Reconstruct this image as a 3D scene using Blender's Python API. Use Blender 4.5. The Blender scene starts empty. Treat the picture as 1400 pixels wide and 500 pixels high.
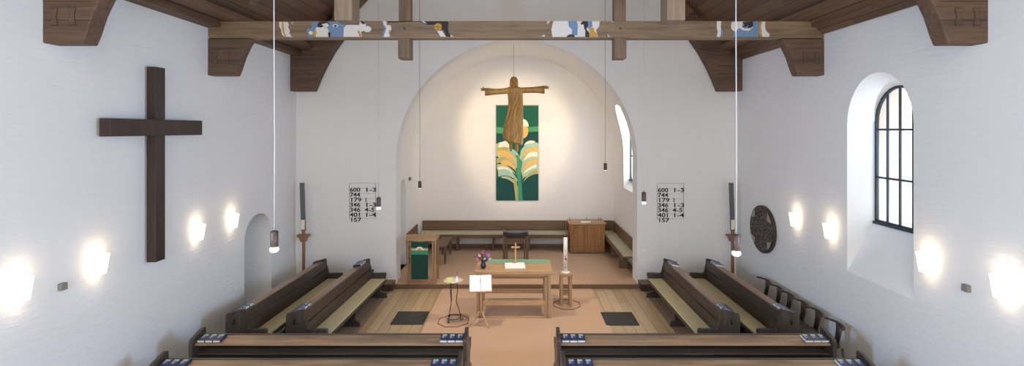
import bpy, bmesh, math, random
from mathutils import Vector, Matrix
PI = math.pi
SC = bpy.context.scene
COL = SC.collection
random.seed(7)

# ------------------------------------------------------------------ camera
F = 650.0                                  # focal length in pixels of the 1400x500 frame
cam = bpy.data.cameras.new('camera')
cam.sensor_width = 36; cam.lens = F/1400*36
cam.shift_x = -7/1400; cam.shift_y = -73/1400
cam.clip_start = 0.05; cam.clip_end = 200
camo = bpy.data.objects.new('camera', cam); COL.objects.link(camo)
camo.location = (0, 0, 4.1); camo.rotation_euler = (PI/2, 0, 0)
SC.camera = camo
# ------------------------------------------------------------------ view
SC.view_settings.view_transform = 'Standard'; SC.view_settings.look = 'None'
SC.view_settings.gamma = 1; SC.view_settings.exposure = 0.0
SC.view_settings.use_curve_mapping = False
SC.cycles.use_denoising = True
SC.cycles.max_bounces = 8; SC.cycles.diffuse_bounces = 5
SC.cycles.sample_clamp_indirect = 6
# ------------------------------------------------------------------ world and lights
W = bpy.data.worlds.new('sky'); SC.world = W; W.use_nodes = True
bg = W.node_tree.nodes['Background']
bg.inputs[0].default_value = (1.0, 0.945, 0.895, 1); bg.inputs[1].default_value = 2.3

def area(name, loc, target, sx, sy, power, color):
    l = bpy.data.lights.new(name, 'AREA'); l.shape = 'RECTANGLE'; l.size = sx; l.size_y = sy
    l.energy = power; l.color = color
    o = bpy.data.objects.new(name, l); COL.objects.link(o); o.location = loc
    o.rotation_euler = (Vector(target)-Vector(loc)).to_track_quat('-Z', 'Y').to_euler()
    return o
def spot(name, loc, target, power, color, angle, radius=0.08, blend=0.6):
    l = bpy.data.lights.new(name, 'SPOT'); l.energy = power; l.color = color
    l.spot_size = math.radians(angle); l.spot_blend = blend; l.shadow_soft_size = radius
    o = bpy.data.objects.new(name, l); COL.objects.link(o); o.location = loc
    o.rotation_euler = (Vector(target)-Vector(loc)).to_track_quat('-Z', 'Y').to_euler()
    return o
WARM = (1.0, 0.76, 0.52)
DAY = (0.38, 0.62, 1.0)
# daylight falling through the side windows
area('nave_window_daylight', (6.30, 7.72, 3.65), (-5, 7.9, 1.6), 1.1, 2.3, 16, (0.5, 0.72, 1.0))
area('rear_window_daylight', (6.30, 2.78, 3.65), (-5, 7.0, 0.0), 1.1, 2.3, 760, DAY)
area('left_window_daylight', (-6.34, 2.78, 3.65), (5, 7.0, 0.0), 1.1, 2.3, 760, DAY)
area('chancel_window_daylight', (3.60, 14.0, 3.7), (-2, 14.2, 2.6), 1.3, 2.2, 60, (0.8, 0.9, 1.0))
# spotlights hidden behind the chancel arch and on the tie beam, plus one added for the statue
spot('chancel_spot_left', (-2.3, 12.98, 4.9), (0.0, 16.1, 3.9), 230, WARM, 72)
spot('chancel_spot_right', (2.2, 12.98, 4.9), (-0.1, 16.1, 3.9), 230, WARM, 72)
spot('altar_spot_left', (-2.0, 9.25, 6.3), (0.2, 10.4, 0.3), 520, (1.0, 0.82, 0.62), 60, 0.06)
spot('altar_spot_right', (1.9, 9.25, 6.3), (-0.2, 10.3, 0.3), 520, (1.0, 0.82, 0.62), 60, 0.06)
spot('added_statue_spot', (0.0, 9.25, 6.0), (-0.09, 13.2, 4.5), 170, WARM, 32)  # added lamp with no fixture, brightens the statue from the front

# ------------------------------------------------------------------ helpers: materials
MATS = {}
def newmat(name):
    m = bpy.data.materials.new(name); m.use_nodes = True
    nt = m.node_tree; b = nt.nodes['Principled BSDF']
    return m, nt, b
def node(nt, t, **kw):
    n = nt.nodes.new(t)
    for k, v in kw.items():
        setattr(n, k, v)
    return n
def srgb(r, g, b):
    f = lambda c: (c/255/12.92) if c/255 <= 0.04045 else ((c/255+0.055)/1.055)**2.4
    return (f(r), f(g), f(b), 1)
def plain(name, rgb, rough=0.6, metal=0.0, var=0.10, scale=14, bump=0.0, emit=None, es=0, spec=None):
    m, nt, b = newmat(name)
    tc = node(nt, 'ShaderNodeTexCoord'); nz = node(nt, 'ShaderNodeTexNoise')
    nz.inputs['Scale'].default_value = scale; nz.inputs['Detail'].default_value = 4
    nt.links.new(tc.outputs['Object'], nz.inputs['Vector'])
    mx = node(nt, 'ShaderNodeMix', data_type='RGBA')
    c = srgb(*rgb)
    mx.inputs['A'].default_value = tuple(x*(1-var) for x in c[:3])+(1,)
    mx.inputs['B'].default_value = tuple(min(1, x*(1+var)) for x in c[:3])+(1,)
    nt.links.new(nz.outputs['Fac'], mx.inputs['Factor'])
    nt.links.new(mx.outputs['Result'], b.inputs['Base Color'])
    b.inputs['Roughness'].default_value = rough; b.inputs['Metallic'].default_value = metal
    if spec is not None: b.inputs['Specular IOR Level'].default_value = spec
    if bump:
        bp = node(nt, 'ShaderNodeBump'); bp.inputs['Strength'].default_value = bump; bp.inputs['Distance'].default_value = 0.01
        nt.links.new(nz.outputs['Fac'], bp.inputs['Height']); nt.links.new(bp.outputs[0], b.inputs['Normal'])
    if emit:
        b.inputs['Emission Color'].default_value = tuple(emit)+(1,); b.inputs['Emission Strength'].default_value = es
    MATS[name] = m
    return m
def wood(name, dark, light, axis='Z', rough=0.5, grain=10, stretch=12, bump=0.15):
    m, nt, b = newmat(name)
    tc = node(nt, 'ShaderNodeTexCoord'); mp = node(nt, 'ShaderNodeMapping')
    s = {'X': (1/stretch, 1, 1), 'Y': (1, 1/stretch, 1), 'Z': (1, 1, 1/stretch)}[axis]
    mp.inputs['Scale'].default_value = s
    nt.links.new(tc.outputs['Object'], mp.inputs['Vector'])
    n1 = node(nt, 'ShaderNodeTexNoise'); n1.inputs['Scale'].default_value = grain*2.2; n1.inputs['Detail'].default_value = 6; n1.inputs['Distortion'].default_value = 0.6
    n2 = node(nt, 'ShaderNodeTexNoise'); n2.inputs['Scale'].default_value = grain*0.35; n2.inputs['Detail'].default_value = 3
    nt.links.new(mp.outputs[0], n1.inputs['Vector']); nt.links.new(mp.outputs[0], n2.inputs['Vector'])
    ad = node(nt, 'ShaderNodeMath', operation='ADD'); nt.links.new(n1.outputs['Fac'], ad.inputs[0]); nt.links.new(n2.outputs['Fac'], ad.inputs[1])
    rp = node(nt, 'ShaderNodeMapRange'); rp.inputs['From Min'].default_value = 0.7; rp.inputs['From Max'].default_value = 1.3
    nt.links.new(ad.outputs[0], rp.inputs['Value'])
    mx = node(nt, 'ShaderNodeMix', data_type='RGBA'); mx.inputs['A'].default_value = srgb(*dark); mx.inputs['B'].default_value = srgb(*light)
    nt.links.new(rp.outputs[0], mx.inputs['Factor']); nt.links.new(mx.outputs['Result'], b.inputs['Base Color'])
    bp = node(nt, 'ShaderNodeBump'); bp.inputs['Strength'].default_value = bump; bp.inputs['Distance'].default_value = 0.005
    nt.links.new(n1.outputs['Fac'], bp.inputs['Height']); nt.links.new(bp.outputs[0], b.inputs['Normal'])
    b.inputs['Roughness'].default_value = rough
    MATS[name] = m
    return m
def planks(name, dark, light, across='X', width=0.22, along='Y', rough=0.5, seam=0.03, blen=3.1, seamdark=0.25):
    """boards laid side by side along one axis, each with its own tone"""
    m, nt, b = newmat(name)
    L = nt.links.new
    tc = node(nt, 'ShaderNodeTexCoord'); sp = node(nt, 'ShaderNodeSeparateXYZ'); L(tc.outputs['Object'], sp.inputs[0])
    d = node(nt, 'ShaderNodeMath', operation='DIVIDE'); L(sp.outputs[across], d.inputs[0]); d.inputs[1].default_value = width
    fl = node(nt, 'ShaderNodeMath', operation='FLOOR'); L(d.outputs[0], fl.inputs[0])
    fr = node(nt, 'ShaderNodeMath', operation='FRACT'); L(d.outputs[0], fr.inputs[0])
    wn = node(nt, 'ShaderNodeTexWhiteNoise', noise_dimensions='1D'); L(fl.outputs[0], wn.inputs['W'])
    ml = node(nt, 'ShaderNodeMath', operation='MULTIPLY_ADD'); L(wn.outputs['Value'], ml.inputs[0]); ml.inputs[1].default_value = blen
    L(sp.outputs[along], ml.inputs[2])
    d2 = node(nt, 'ShaderNodeMath', operation='DIVIDE'); L(ml.outputs[0], d2.inputs[0]); d2.inputs[1].default_value = blen
    fl2 = node(nt, 'ShaderNodeMath', operation='FLOOR'); L(d2.outputs[0], fl2.inputs[0])
    ad = node(nt, 'ShaderNodeMath', operation='MULTIPLY_ADD'); L(fl2.outputs[0], ad.inputs[0]); ad.inputs[1].default_value = 17.3; L(fl.outputs[0], ad.inputs[2])
    wn2 = node(nt, 'ShaderNodeTexWhiteNoise', noise_dimensions='1D'); L(ad.outputs[0], wn2.inputs['W'])
    mp = node(nt, 'ShaderNodeMapping'); L(tc.outputs['Object'], mp.inputs['Vector'])
    mp.inputs['Scale'].default_value = tuple(0.09 if a == along else 1 for a in 'XYZ')
    nz = node(nt, 'ShaderNodeTexNoise'); nz.inputs['Scale'].default_value = 22; nz.inputs['Detail'].default_value = 6; L(mp.outputs[0], nz.inputs['Vector'])
    mxf = node(nt, 'ShaderNodeMath', operation='MULTIPLY_ADD'); L(wn2.outputs['Value'], mxf.inputs[0]); mxf.inputs[1].default_value = 0.55
    h = node(nt, 'ShaderNodeMath', operation='MULTIPLY'); L(nz.outputs['Fac'], h.inputs[0]); h.inputs[1].default_value = 0.55; L(h.outputs[0], mxf.inputs[2])
    mx = node(nt, 'ShaderNodeMix', data_type='RGBA'); mx.inputs['A'].default_value = srgb(*dark); mx.inputs['B'].default_value = srgb(*light)
    L(mxf.outputs[0], mx.inputs['Factor'])
    lt = node(nt, 'ShaderNodeMath', operation='LESS_THAN'); L(fr.outputs[0], lt.inputs[0]); lt.inputs[1].default_value = seam
    dk = node(nt, 'ShaderNodeMix', data_type='RGBA'); L(lt.outputs[0], dk.inputs['Factor']); L(mx.outputs['Result'], dk.inputs['A'])
    c = srgb(*dark); dk.inputs['B'].default_value = (c[0]*seamdark, c[1]*seamdark, c[2]*seamdark, 1)
    L(dk.outputs['Result'], b.inputs['Base Color'])
    b.inputs['Roughness'].default_value = rough
    bp = node(nt, 'ShaderNodeBump'); bp.inputs['Strength'].default_value = 0.12; bp.inputs['Distance'].default_value = 0.004
    L(nz.outputs['Fac'], bp.inputs['Height']); L(bp.outputs[0], b.inputs['Normal'])
    MATS[name] = m
    return m
def plaster(name, rgb, wav=0.5):
    """whitewashed brickwork: uneven brushed surface with faint courses"""
    m, nt, b = newmat(name); L = nt.links.new
    tc = node(nt, 'ShaderNodeTexCoord')
    n1 = node(nt, 'ShaderNodeTexNoise'); n1.inputs['Scale'].default_value = 1.1; n1.inputs['Detail'].default_value = 3
    mp = node(nt, 'ShaderNodeMapping'); mp.inputs['Scale'].default_value = (1, 1, 3.2); L(tc.outputs['Object'], mp.inputs['Vector'])
    n2 = node(nt, 'ShaderNodeTexNoise'); n2.inputs['Scale'].default_value = 4.2; n2.inputs['Detail'].default_value = 5; n2.inputs['Distortion'].default_value = 0.8
    L(tc.outputs['Object'], n1.inputs['Vector']); L(mp.outputs[0], n2.inputs['Vector'])
    sp = node(nt, 'ShaderNodeSeparateXYZ'); L(tc.outputs['Object'], sp.inputs[0])
    w = node(nt, 'ShaderNodeMath', operation='MULTIPLY'); L(sp.outputs['Z'], w.inputs[0]); w.inputs[1].default_value = 2*PI/0.085
    w2 = node(nt, 'ShaderNodeMath', operation='MULTIPLY_ADD'); L(n2.outputs['Fac'], w2.inputs[0]); w2.inputs[1].default_value = 4.0; L(w.outputs[0], w2.inputs[2])
    sn = node(nt, 'ShaderNodeMath', operation='SINE'); L(w2.outputs[0], sn.inputs[0])
    hh = node(nt, 'ShaderNodeMath', operation='MULTIPLY_ADD'); L(sn.outputs[0], hh.inputs[0]); hh.inputs[1].default_value = 0.022; L(n2.outputs['Fac'], hh.inputs[2])
    bp = node(nt, 'ShaderNodeBump'); bp.inputs['Strength'].default_value = wav; bp.inputs['Distance'].default_value = 0.035
    L(hh.outputs[0], bp.inputs['Height']); L(bp.outputs[0], b.inputs['Normal'])
    mx = node(nt, 'ShaderNodeMix', data_type='RGBA'); c = srgb(*rgb)
    mx.inputs['A'].default_value = tuple(x*0.95 for x in c[:3])+(1,); mx.inputs['B'].default_value = c
    L(n1.outputs['Fac'], mx.inputs['Factor']); L(mx.outputs['Result'], b.inputs['Base Color'])
    b.inputs['Roughness'].default_value = 0.85; b.inputs['Specular IOR Level'].default_value = 0.2
    MATS[name] = m
    return m

plaster('plaster', (236, 234, 230), 0.28)
plaster('plaster_smooth', (238, 235, 230), 0.15)
planks('floor_honey', (158, 132, 100), (204, 178, 140), 'X', 0.22, 'Y', 0.42, 0.035)
planks('floor_worn', (112, 98, 84), (146, 128, 110), 'X', 0.24, 'Y', 0.55, 0.03)
planks('ceiling_boards', (78, 58, 44), (122, 94, 70), 'Z', 0.17, 'Y', 0.6, 0.05)
plain('carpet', (198, 166, 140), 0.95, var=0.07, scale=60, bump=0.2, spec=0.1)
wood('beam_wood', (104, 84, 64), (154, 128, 98), 'X', 0.6, 9, 14)
wood('beam_wood_y', (84, 62, 45), (124, 94, 68), 'Y', 0.6, 9, 14)
wood('bracket_wood', (72, 54, 42), (112, 86, 66), 'X', 0.65, 8, 9)
wood('post_wood', (96, 76, 58), (138, 112, 86), 'Z', 0.6, 9, 12)
wood('cross_wood', (44, 30, 27), (66, 46, 40), 'Z', 0.45, 10, 10)
wood('pew_wood', (58, 47, 38), (92, 76, 60), 'Y', 0.42, 8, 14)
wood('pew_end_wood', (54, 46, 40), (84, 72, 62), 'Z', 0.42, 9, 10)
wood('pew_rest_lit_wood', (118, 90, 66), (184, 146, 108), 'Y', 0.30, 7, 12)  # colour lightened to carry the window reflection on the book rests
wood('oak', (142, 110, 76), (184, 150, 108), 'Z', 0.45, 12, 12)
wood('oak_x', (152, 116, 78), (196, 158, 114), 'X', 0.4, 12, 12)
wood('oak_cabinet', (138, 94, 54), (178, 128, 80), 'Z', 0.45, 9, 12)
wood('bench_wood', (94, 72, 52), (128, 100, 74), 'X', 0.5, 9, 12)
wood('stand_wood', (120, 84, 58), (160, 118, 84), 'Z', 0.5, 12, 12)
wood('pale_wood', (170, 130, 86), (212, 172, 124), 'Z', 0.4, 12, 10)
wood('statue_wood', (130, 98, 42), (192, 152, 78), 'Z', 0.42, 14, 7)
wood('chair_wood', (52, 42, 36), (82, 66, 54), 'Z', 0.4, 10, 10)
wood('lamp_wood', (62, 48, 40), (96, 74, 60), 'Z', 0.4, 14, 8)
plain('cushion_straw', (194, 182, 142), 0.9, var=0.08, scale=80, bump=0.2)
plain('cushion_sage', (190, 184, 156), 0.9, var=0.06, scale=60, bump=0.2)
plain('mat_dark', (58, 56, 52), 0.95, var=0.25, scale=140, bump=0.4)
plain('ring_red', (150, 84, 66), 0.9)
plain('black_iron', (34, 32, 32), 0.5, 0.6)
plain('window_iron', (52, 62, 70), 0.5, 0.3)
plain('cord_white', (206, 203, 196), 0.6)
plain('cord_grey', (120, 112, 104), 0.6)
plain('steel', (150, 150, 150), 0.3, 0.9)
plain('bulb_glass', (238, 242, 250), 0.2, emit=(0.85, 0.92, 1.0), es=0.35)
plain('bulb_warm', (255, 236, 210), 0.3, emit=(1.0, 0.86, 0.66), es=2.5)
plain('shade_lit', (255, 240, 214), 0.5, emit=(1.0, 0.80, 0.56), es=3.2)
plain('brass', (150, 112, 60), 0.35, 0.8)
plain('metal_grey', (140, 136, 128), 0.5, 0.4)
plain('slate_blue', (96, 98, 100), 0.45, 0.0, var=0.08)
plain('cream_wax', (238, 228, 204), 0.5)
plain('candle_white', (244, 240, 230), 0.45)
plain('candle_red', (176, 44, 40), 0.5)
plain('candle_gold', (206, 158, 72), 0.5)
plain('page', (246, 246, 242), 0.8, var=0.02)
plain('page_edge', (226, 226, 226), 0.8, var=0.05)
plain('book_navy', (44, 48, 66), 0.35, var=0.08)
plain('mark_yellow', (226, 204, 90), 0.5); plain('mark_cyan', (140, 205, 230), 0.5)
plain('mark_violet', (156, 152, 230), 0.5); plain('mark_grey', (88, 96, 116), 0.5)
plain('ink', (46, 44, 44), 0.7); plain('line_grey', (132, 126, 120), 0.7)
plain('green_cloth', (22, 70, 58), 0.9, var=0.1, scale=50, bump=0.2)
plain('green_light', (70, 146, 106), 0.9); plain('runner_green', (116, 166, 138), 0.9, bump=0.1)
plain('cloth_orange', (226, 164, 78), 0.9); plain('cloth_white', (240, 236, 222), 0.9)
plain('ban_green', (26, 96, 74), 0.9, scale=40); plain('ban_teal', (22, 76, 72), 0.9, scale=40); plain('ban_light', (76, 158, 104), 0.9)
plain('ban_olive', (176, 178, 112), 0.9); plain('ban_cream', (244, 238, 214), 0.9); plain('ban_orange', (240, 188, 104), 0.9)
plain('ban_mint', (168, 206, 186), 0.9); plain('ban_sage', (186, 196, 156), 0.9); plain('ban_jade', (66, 150, 124), 0.9)
plain('paint_white', (222, 216, 206), 0.8, var=0.1, scale=20); plain('paint_blue', (112, 140, 170), 0.8, var=0.12, scale=20)
plain('paint_black', (54, 46, 44), 0.8); plain('paint_ochre', (196, 150, 64), 0.8)
plain('dark_leather', (40, 44, 56), 0.28, var=0.15, scale=10)
plain('vase_dark', (38, 40, 60), 0.2); plain('leaf_green', (62, 92, 52), 0.7, var=0.3)
plain('petal_pink', (232, 142, 160), 0.7); plain('petal_white', (244, 236, 232), 0.7); plain('petal_violet', (146, 108, 190), 0.7)
plain('petal_plum', (146, 70, 100), 0.7); plain('petal_coral', (240, 142, 142), 0.7); plain('stamen', (220, 180, 80), 0.7)
plain('glass_dish', (214, 202, 176), 0.15); plain('card_lime', (190, 205, 130), 0.8); plain('ceramic', (246, 244, 240), 0.3)
plain('dark_hole', (70, 66, 62), 0.9); plain('plastic_dark', (62, 58, 54), 0.5); plain('rim_wood', (62, 48, 40), 0.5)
plain('relief_pale', (166, 152, 136), 0.8, var=0.12, scale=30)
# pane: clear glass
m, nt, b = newmat('pane'); MATS['pane'] = m
out = nt.nodes['Material Output']; tr = node(nt, 'ShaderNodeBsdfTransparent'); gl = node(nt, 'ShaderNodeBsdfGlossy'); gl.inputs['Roughness'].default_value = 0.05
ms = node(nt, 'ShaderNodeMixShader'); ms.inputs[0].default_value = 0.05
nt.links.new(tr.outputs[0], ms.inputs[1]); nt.links.new(gl.outputs[0], ms.inputs[2]); nt.links.new(ms.outputs[0], out.inputs[0])
# stone relief with small dark and pale chips
m, nt, b = newmat('relief_stone'); MATS['relief_stone'] = m
tc = node(nt, 'ShaderNodeTexCoord'); vo = node(nt, 'ShaderNodeTexVoronoi'); vo.inputs['Scale'].default_value = 26
nt.links.new(tc.outputs['Object'], vo.inputs['Vector'])
cr = node(nt, 'ShaderNodeValToRGB'); cr.color_ramp.elements[0].color = srgb(124, 112, 100); cr.color_ramp.elements[1].color = srgb(66, 57, 52)
cr.color_ramp.elements[0].position = 0.25; cr.color_ramp.elements[1].position = 0.5
nt.links.new(vo.outputs['Distance'], cr.inputs[0]); nt.links.new(cr.outputs[0], b.inputs['Base Color']); b.inputs['Roughness'].default_value = 0.8
bp = node(nt, 'ShaderNodeBump'); bp.inputs['Strength'].default_value = 0.6; bp.inputs['Distance'].default_value = 0.02; bp.invert = True
nt.links.new(vo.outputs['Distance'], bp.inputs['Height']); nt.links.new(bp.outputs[0], b.inputs['Normal'])

# ------------------------------------------------------------------ helpers: meshes
class MB:
    def __init__(s): s.bm = bmesh.new(); s.mi = 0
    def poly(s, pts):
        f = s.bm.faces.new([s.bm.verts.new(p) for p in pts]); f.material_index = s.mi; return f
    def box(s, x0, x1, y0, y1, z0, z1):
        v = [s.bm.verts.new(p) for p in [(x0,y0,z0),(x1,y0,z0),(x1,y1,z0),(x0,y1,z0),(x0,y0,z1),(x1,y0,z1),(x1,y1,z1),(x0,y1,z1)]]
        for q in [(0,3,2,1),(4,5,6,7),(0,1,5,4),(1,2,6,5),(2,3,7,6),(3,0,4,7)]:
            f = s.bm.faces.new([v[i] for i in q]); f.material_index = s.mi
        return s
    def prism(s, pts, axis, lo, hi):
        """pts 2-D in the plane across the axis: X->(y,z) Y->(x,z) Z->(x,y)"""
        def P(p, t): return {'X': (t, p[0], p[1]), 'Y': (p[0], t, p[1]), 'Z': (p[0], p[1], t)}[axis]
        a = [s.bm.verts.new(P(p, lo)) for p in pts]; b = [s.bm.verts.new(P(p, hi)) for p in pts]
        n = len(pts)
        fs = [s.bm.faces.new(a), s.bm.faces.new(b[::-1])]
        for i in range(n):
            fs.append(s.bm.faces.new([a[i], b[i], b[(i+1) % n], a[(i+1) % n]]))
        for f in fs: f.material_index = s.mi
        return s
    def rings(s, rings, cap=True, closed=True):
        vs = [[s.bm.verts.new(p) for p in r] for r in rings]
        n = len(vs[0])
        for a, b in zip(vs, vs[1:]):
            for i in range(n if closed else n-1):
                f = s.bm.faces.new([a[i], a[(i+1) % n], b[(i+1) % n], b[i]]); f.material_index = s.mi; f.smooth = True
        if cap:
            for r in (vs[0], vs[-1]):
                f = s.bm.faces.new(r); f.material_index = s.mi
        return s
    def lathe(s, prof, c=(0,0,0), n=24):
        return s.rings([[(c[0]+r*math.cos(2*PI*i/n), c[1]+r*math.sin(2*PI*i/n), c[2]+z) for i in range(n)] for r, z in prof])
    def tube(s, pts, r, n=8):
        pts = [Vector(p) for p in pts]; rs = r if isinstance(r, (list, tuple)) else [r]*len(pts)
        out = []; up = None
        for i, p in enumerate(pts):
            t = (pts[min(i+1, len(pts)-1)]-pts[max(i-1, 0)]).normalized()
            if up is None: up = Vector((0,0,1)) if abs(t.z) < 0.9 else Vector((1,0,0))
            a = t.cross(up).normalized(); bb = a.cross(t).normalized(); up = bb
            out.append([p+rs[i]*(math.cos(2*PI*k/n)*a+math.sin(2*PI*k/n)*bb) for k in range(n)])
        return s.rings(out)
    def ball(s, c, r, sx=1, sy=1, sz=1, sub=2):
        g = bmesh.ops.create_icosphere(s.bm, subdivisions=sub, radius=r)
        for v in g['verts']:
            v.co = Vector((v.co.x*sx+c[0], v.co.y*sy+c[1], v.co.z*sz+c[2]))
            for f in v.link_faces: f.material_index = s.mi; f.smooth = True
        return s
    def fillholes(s, loops):
        """flat face with holes from closed 3-D loops (outer first)"""
        es = []
        L = []
        for lp in loops:
            v = [s.bm.verts.new(p) for p in lp]; L.append(v)
            for i in range(len(v)): es.append(s.bm.edges.new((v[i], v[(i+1) % len(v)])))
        g = bmesh.ops.triangle_fill(s.bm, use_beauty=True, edges=es)
        for f in g['geom']:
            if isinstance(f, bmesh.types.BMFace): f.material_index = s.mi
        return L
    def bridge(s, A, B):
        n = len(A)
        for i in range(n):
            f = s.bm.faces.new([A[i], A[(i+1) % n], B[(i+1) % n], B[i]]); f.material_index = s.mi
    def build(s, name, mats, parent=None, bevel=0, loc=None, smooth=False, rotz=0, recalc=True):
        if recalc: bmesh.ops.recalc_face_normals(s.bm, faces=s.bm.faces)
        me = bpy.data.meshes.new(name); s.bm.to_mesh(me); s.bm.free()
        for m in (mats if isinstance(mats, (list, tuple)) else [mats]): me.materials.append(MATS[m])
        if smooth:
            for p in me.polygons: p.use_smooth = True
        o = bpy.data.objects.new(name, me); COL.objects.link(o)
        if parent: o.parent = parent
        if loc: o.location = loc
        if rotz: o.rotation_euler.z = rotz
        if bevel:
            md = o.modifiers.new('bevel', 'BEVEL'); md.width = bevel; md.segments = 2; md.limit_method = 'ANGLE'
        return o
def tag(o, label, cat, group=None):
    o['label'] = label; o['category'] = cat
    if group: o['group'] = group
    return o
def thing(name, label, cat, loc=(0,0,0), rotz=0, group=None, rot=None):
    o = bpy.data.objects.new(name, None); COL.objects.link(o); o.empty_display_size = 0.1
    o.location = loc; o.rotation_euler = rot or (0,0,rotz)
    return tag(o, label, cat, group)
def struct(o): o['kind'] = 'structure'; return o
def copy_tree(o, parent=None):
    c = o.copy(); COL.objects.link(c)
    if parent: c.parent = parent
    for ch in [k for k in o.children]: copy_tree(ch, c)
    return c
def bake(o):
    """apply the modifiers of a mesh object"""
    dg = bpy.context.evaluated_depsgraph_get(); dg.update()
    me = bpy.data.meshes.new_from_object(o.evaluated_get(dg)); old = o.data
    o.modifiers.clear(); o.data = me; me.name = old.name
    return o
def arch_pts(y0, y1, z0, zs, rise, n=16, zb=None):
    """loop (y,z): sill, jambs and round head"""
    c = (y0+y1)/2; h = (y1-y0)/2
    pts = [(y0, z0), (y1, z0)]
    for i in range(n+1):
        a = PI*i/n
        pts.append((c+h*math.cos(a), zs+rise*math.sin(a)))
    return pts

XL, XR, YW = -5.76, 5.72, 12.4
# ------------------------------------------------------------------ floor
struct(MB().box(-3.22, 3.2, -1.5, 12.26, -0.1, 0.0).build('floor', 'floor_honey'))
fl = MB(); fl.box(XL-0.6, -3.22, -1.5, 12.9, -0.1, 0.0); struct(fl.build('floor_side_left', 'floor_worn'))
fl = MB(); fl.box(3.2, XR+0.6, -1.5, 12.9, -0.1, 0.0); struct(fl.build('floor_side_right', 'floor_worn'))
# raised chancel floor, its carpet and wooden nosing
struct(MB().box(-3.2, 3.2, 12.30, 12.95, -0.1, 0.1).box(-3.85, 3.85, 12.95, 16.8, -0.1, 0.1).build('floor_chancel', 'carpet'))
struct(MB().box(-3.16, 3.12, 12.24, 12.30, 0.0, 0.102).build('trim_1', 'bench_wood'))

# ------------------------------------------------------------------ side walls
def side_wall(name, X, out, holes):
    """out = +1 / -1 direction of the outside; holes: dicts of inner, deep loops (y,z) and depth"""
    mb = MB(); T = 1.0
    y0, y1, z0, z1 = -1.5, 12.9, -0.05, 6.16
    outer = [(X, y0, z0), (X, y1, z0), (X, y1, z1), (X, y0, z1)]
    Ls = mb.fillholes([outer]+[[(X, y, z) for y, z in h['inner']] for h in holes])
    through = [h for h in holes if h['through']]
    Os = mb.fillholes([[(X+out*T, y, z) for _, y, z in outer]]+[[(X+out*T, y, z) for y, z in h['deep']] for h in through])
    mb.bridge(Ls[0], Os[0])
    k = 1
    for L, h in zip(Ls[1:], holes):
        D = [mb.bm.verts.new((X+out*h['depth'], y, z)) for y, z in h['deep']]
        mb.bridge(L, D)
        if h['through']: mb.bridge(D, Os[k]); k += 1
        else: mb.bm.faces.new(D)
    return struct(mb.build(name, 'plaster'))
def win_hole(yc_far, through=True, x=0):
    y1 = yc_far
    return dict(inner=arch_pts(y1-1.38, y1, 1.65, 4.19, 0.82), deep=arch_pts(y1-1.04, y1, 2.50, 4.22, 0.60), depth=0.47, through=True)
side_wall('wall_right', XR, 1, [win_hole(8.24), win_hole(3.3)])
wl = win_hole(3.3)
side_wall('wall_left', XL, -1, [dict(inner=arch_pts(10.04, 11.14, 0.004, 1.72, 0.51), deep=arch_pts(10.06, 11.12, 0.004, 1.71, 0.50), depth=0.85, through=False), wl])

def window(name, X, out, y0, y1, z0, zs, rise, cols=4, bars=(3.28, 4.10)):
    t = 0.022
    fr = MB()
    P = arch_pts(y0, y1, z0, zs, rise); Q = arch_pts(y0+0.04, y1-0.04, z0+0.05, zs, rise-0.04)
    for xx in (X-t, X+t): pass
    A = [fr.bm.verts.new((X-t, y, z)) for y, z in P]; B = [fr.bm.verts.new((X-t, y, z)) for y, z in Q]
    C_ = [fr.bm.verts.new((X+t, y, z)) for y, z in P]; D = [fr.bm.verts.new((X+t, y, z)) for y, z in Q]
    fr.bridge(A, B); fr.bridge(C_, D); fr.bridge(A, C_); fr.bridge(B, D)
    fr.box(X-out*0.0-0.06, X+0.06, y0-0.02, y1+0.02, z0-0.02, z0+0.02)
    o = struct(fr.build(name, 'window_iron'))
    c = (y0+y1)/2; h = (y1-y0)/2
    for i in range(1, cols):
        y = y0+(y1-y0)*i/cols; top = zs+rise*math.sqrt(max(0, 1-((y-c)/h)**2))-0.02
        MB().box(X-0.014, X+0.014, y-0.013, y+0.013, z0+0.02, top).build('mullion', 'window_iron', o)
    for z in bars:
        MB().box(X-0.018, X+0.018, y0+0.02, y1-0.02, z-0.016, z+0.016).build('glazing_bar', 'window_iron', o)
    g = MB(); g.poly([(X+out*0.002, y, z) for y, z in arch_pts(y0+0.03, y1-0.03, z0+0.03, zs, rise-0.03)]); g.build('pane', 'pane', o)
    return o
window('window_1', XR+0.5, 1, 7.20, 8.24, 2.50, 4.22, 0.60)
window('window_2', XR+0.5, 1, 2.26, 3.30, 2.50, 4.22, 0.60)
window('window_3', XL-0.5, -1, 2.26, 3.30, 2.50, 4.22, 0.60)

# ------------------------------------------------------------------ gable wall with the chancel arch
AC, AR, AS = -0.015, 3.145, 3.29
def gable_loop(y):
    pts = [(AC-AR, -0.05), (XL-0.7, -0.05), (XL-0.7, 6.05), (-0.1, 12.05), (XR+0.7, 6.05), (XR+0.7, -0.05), (AC+AR, -0.05)]
    n = 48
    for i in range(n+1):
        a = PI*i/n
        pts.append((AC+AR*math.cos(a), AS+AR*math.sin(a)))
    return [(x, y, z) for x, z in pts]
mb = MB(); A = mb.fillholes([gable_loop(YW)])[0]; B = mb.fillholes([gable_loop(YW+0.5)])[0]; mb.bridge(A, B)
struct(mb.build('wall_gable', 'plaster'))

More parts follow.
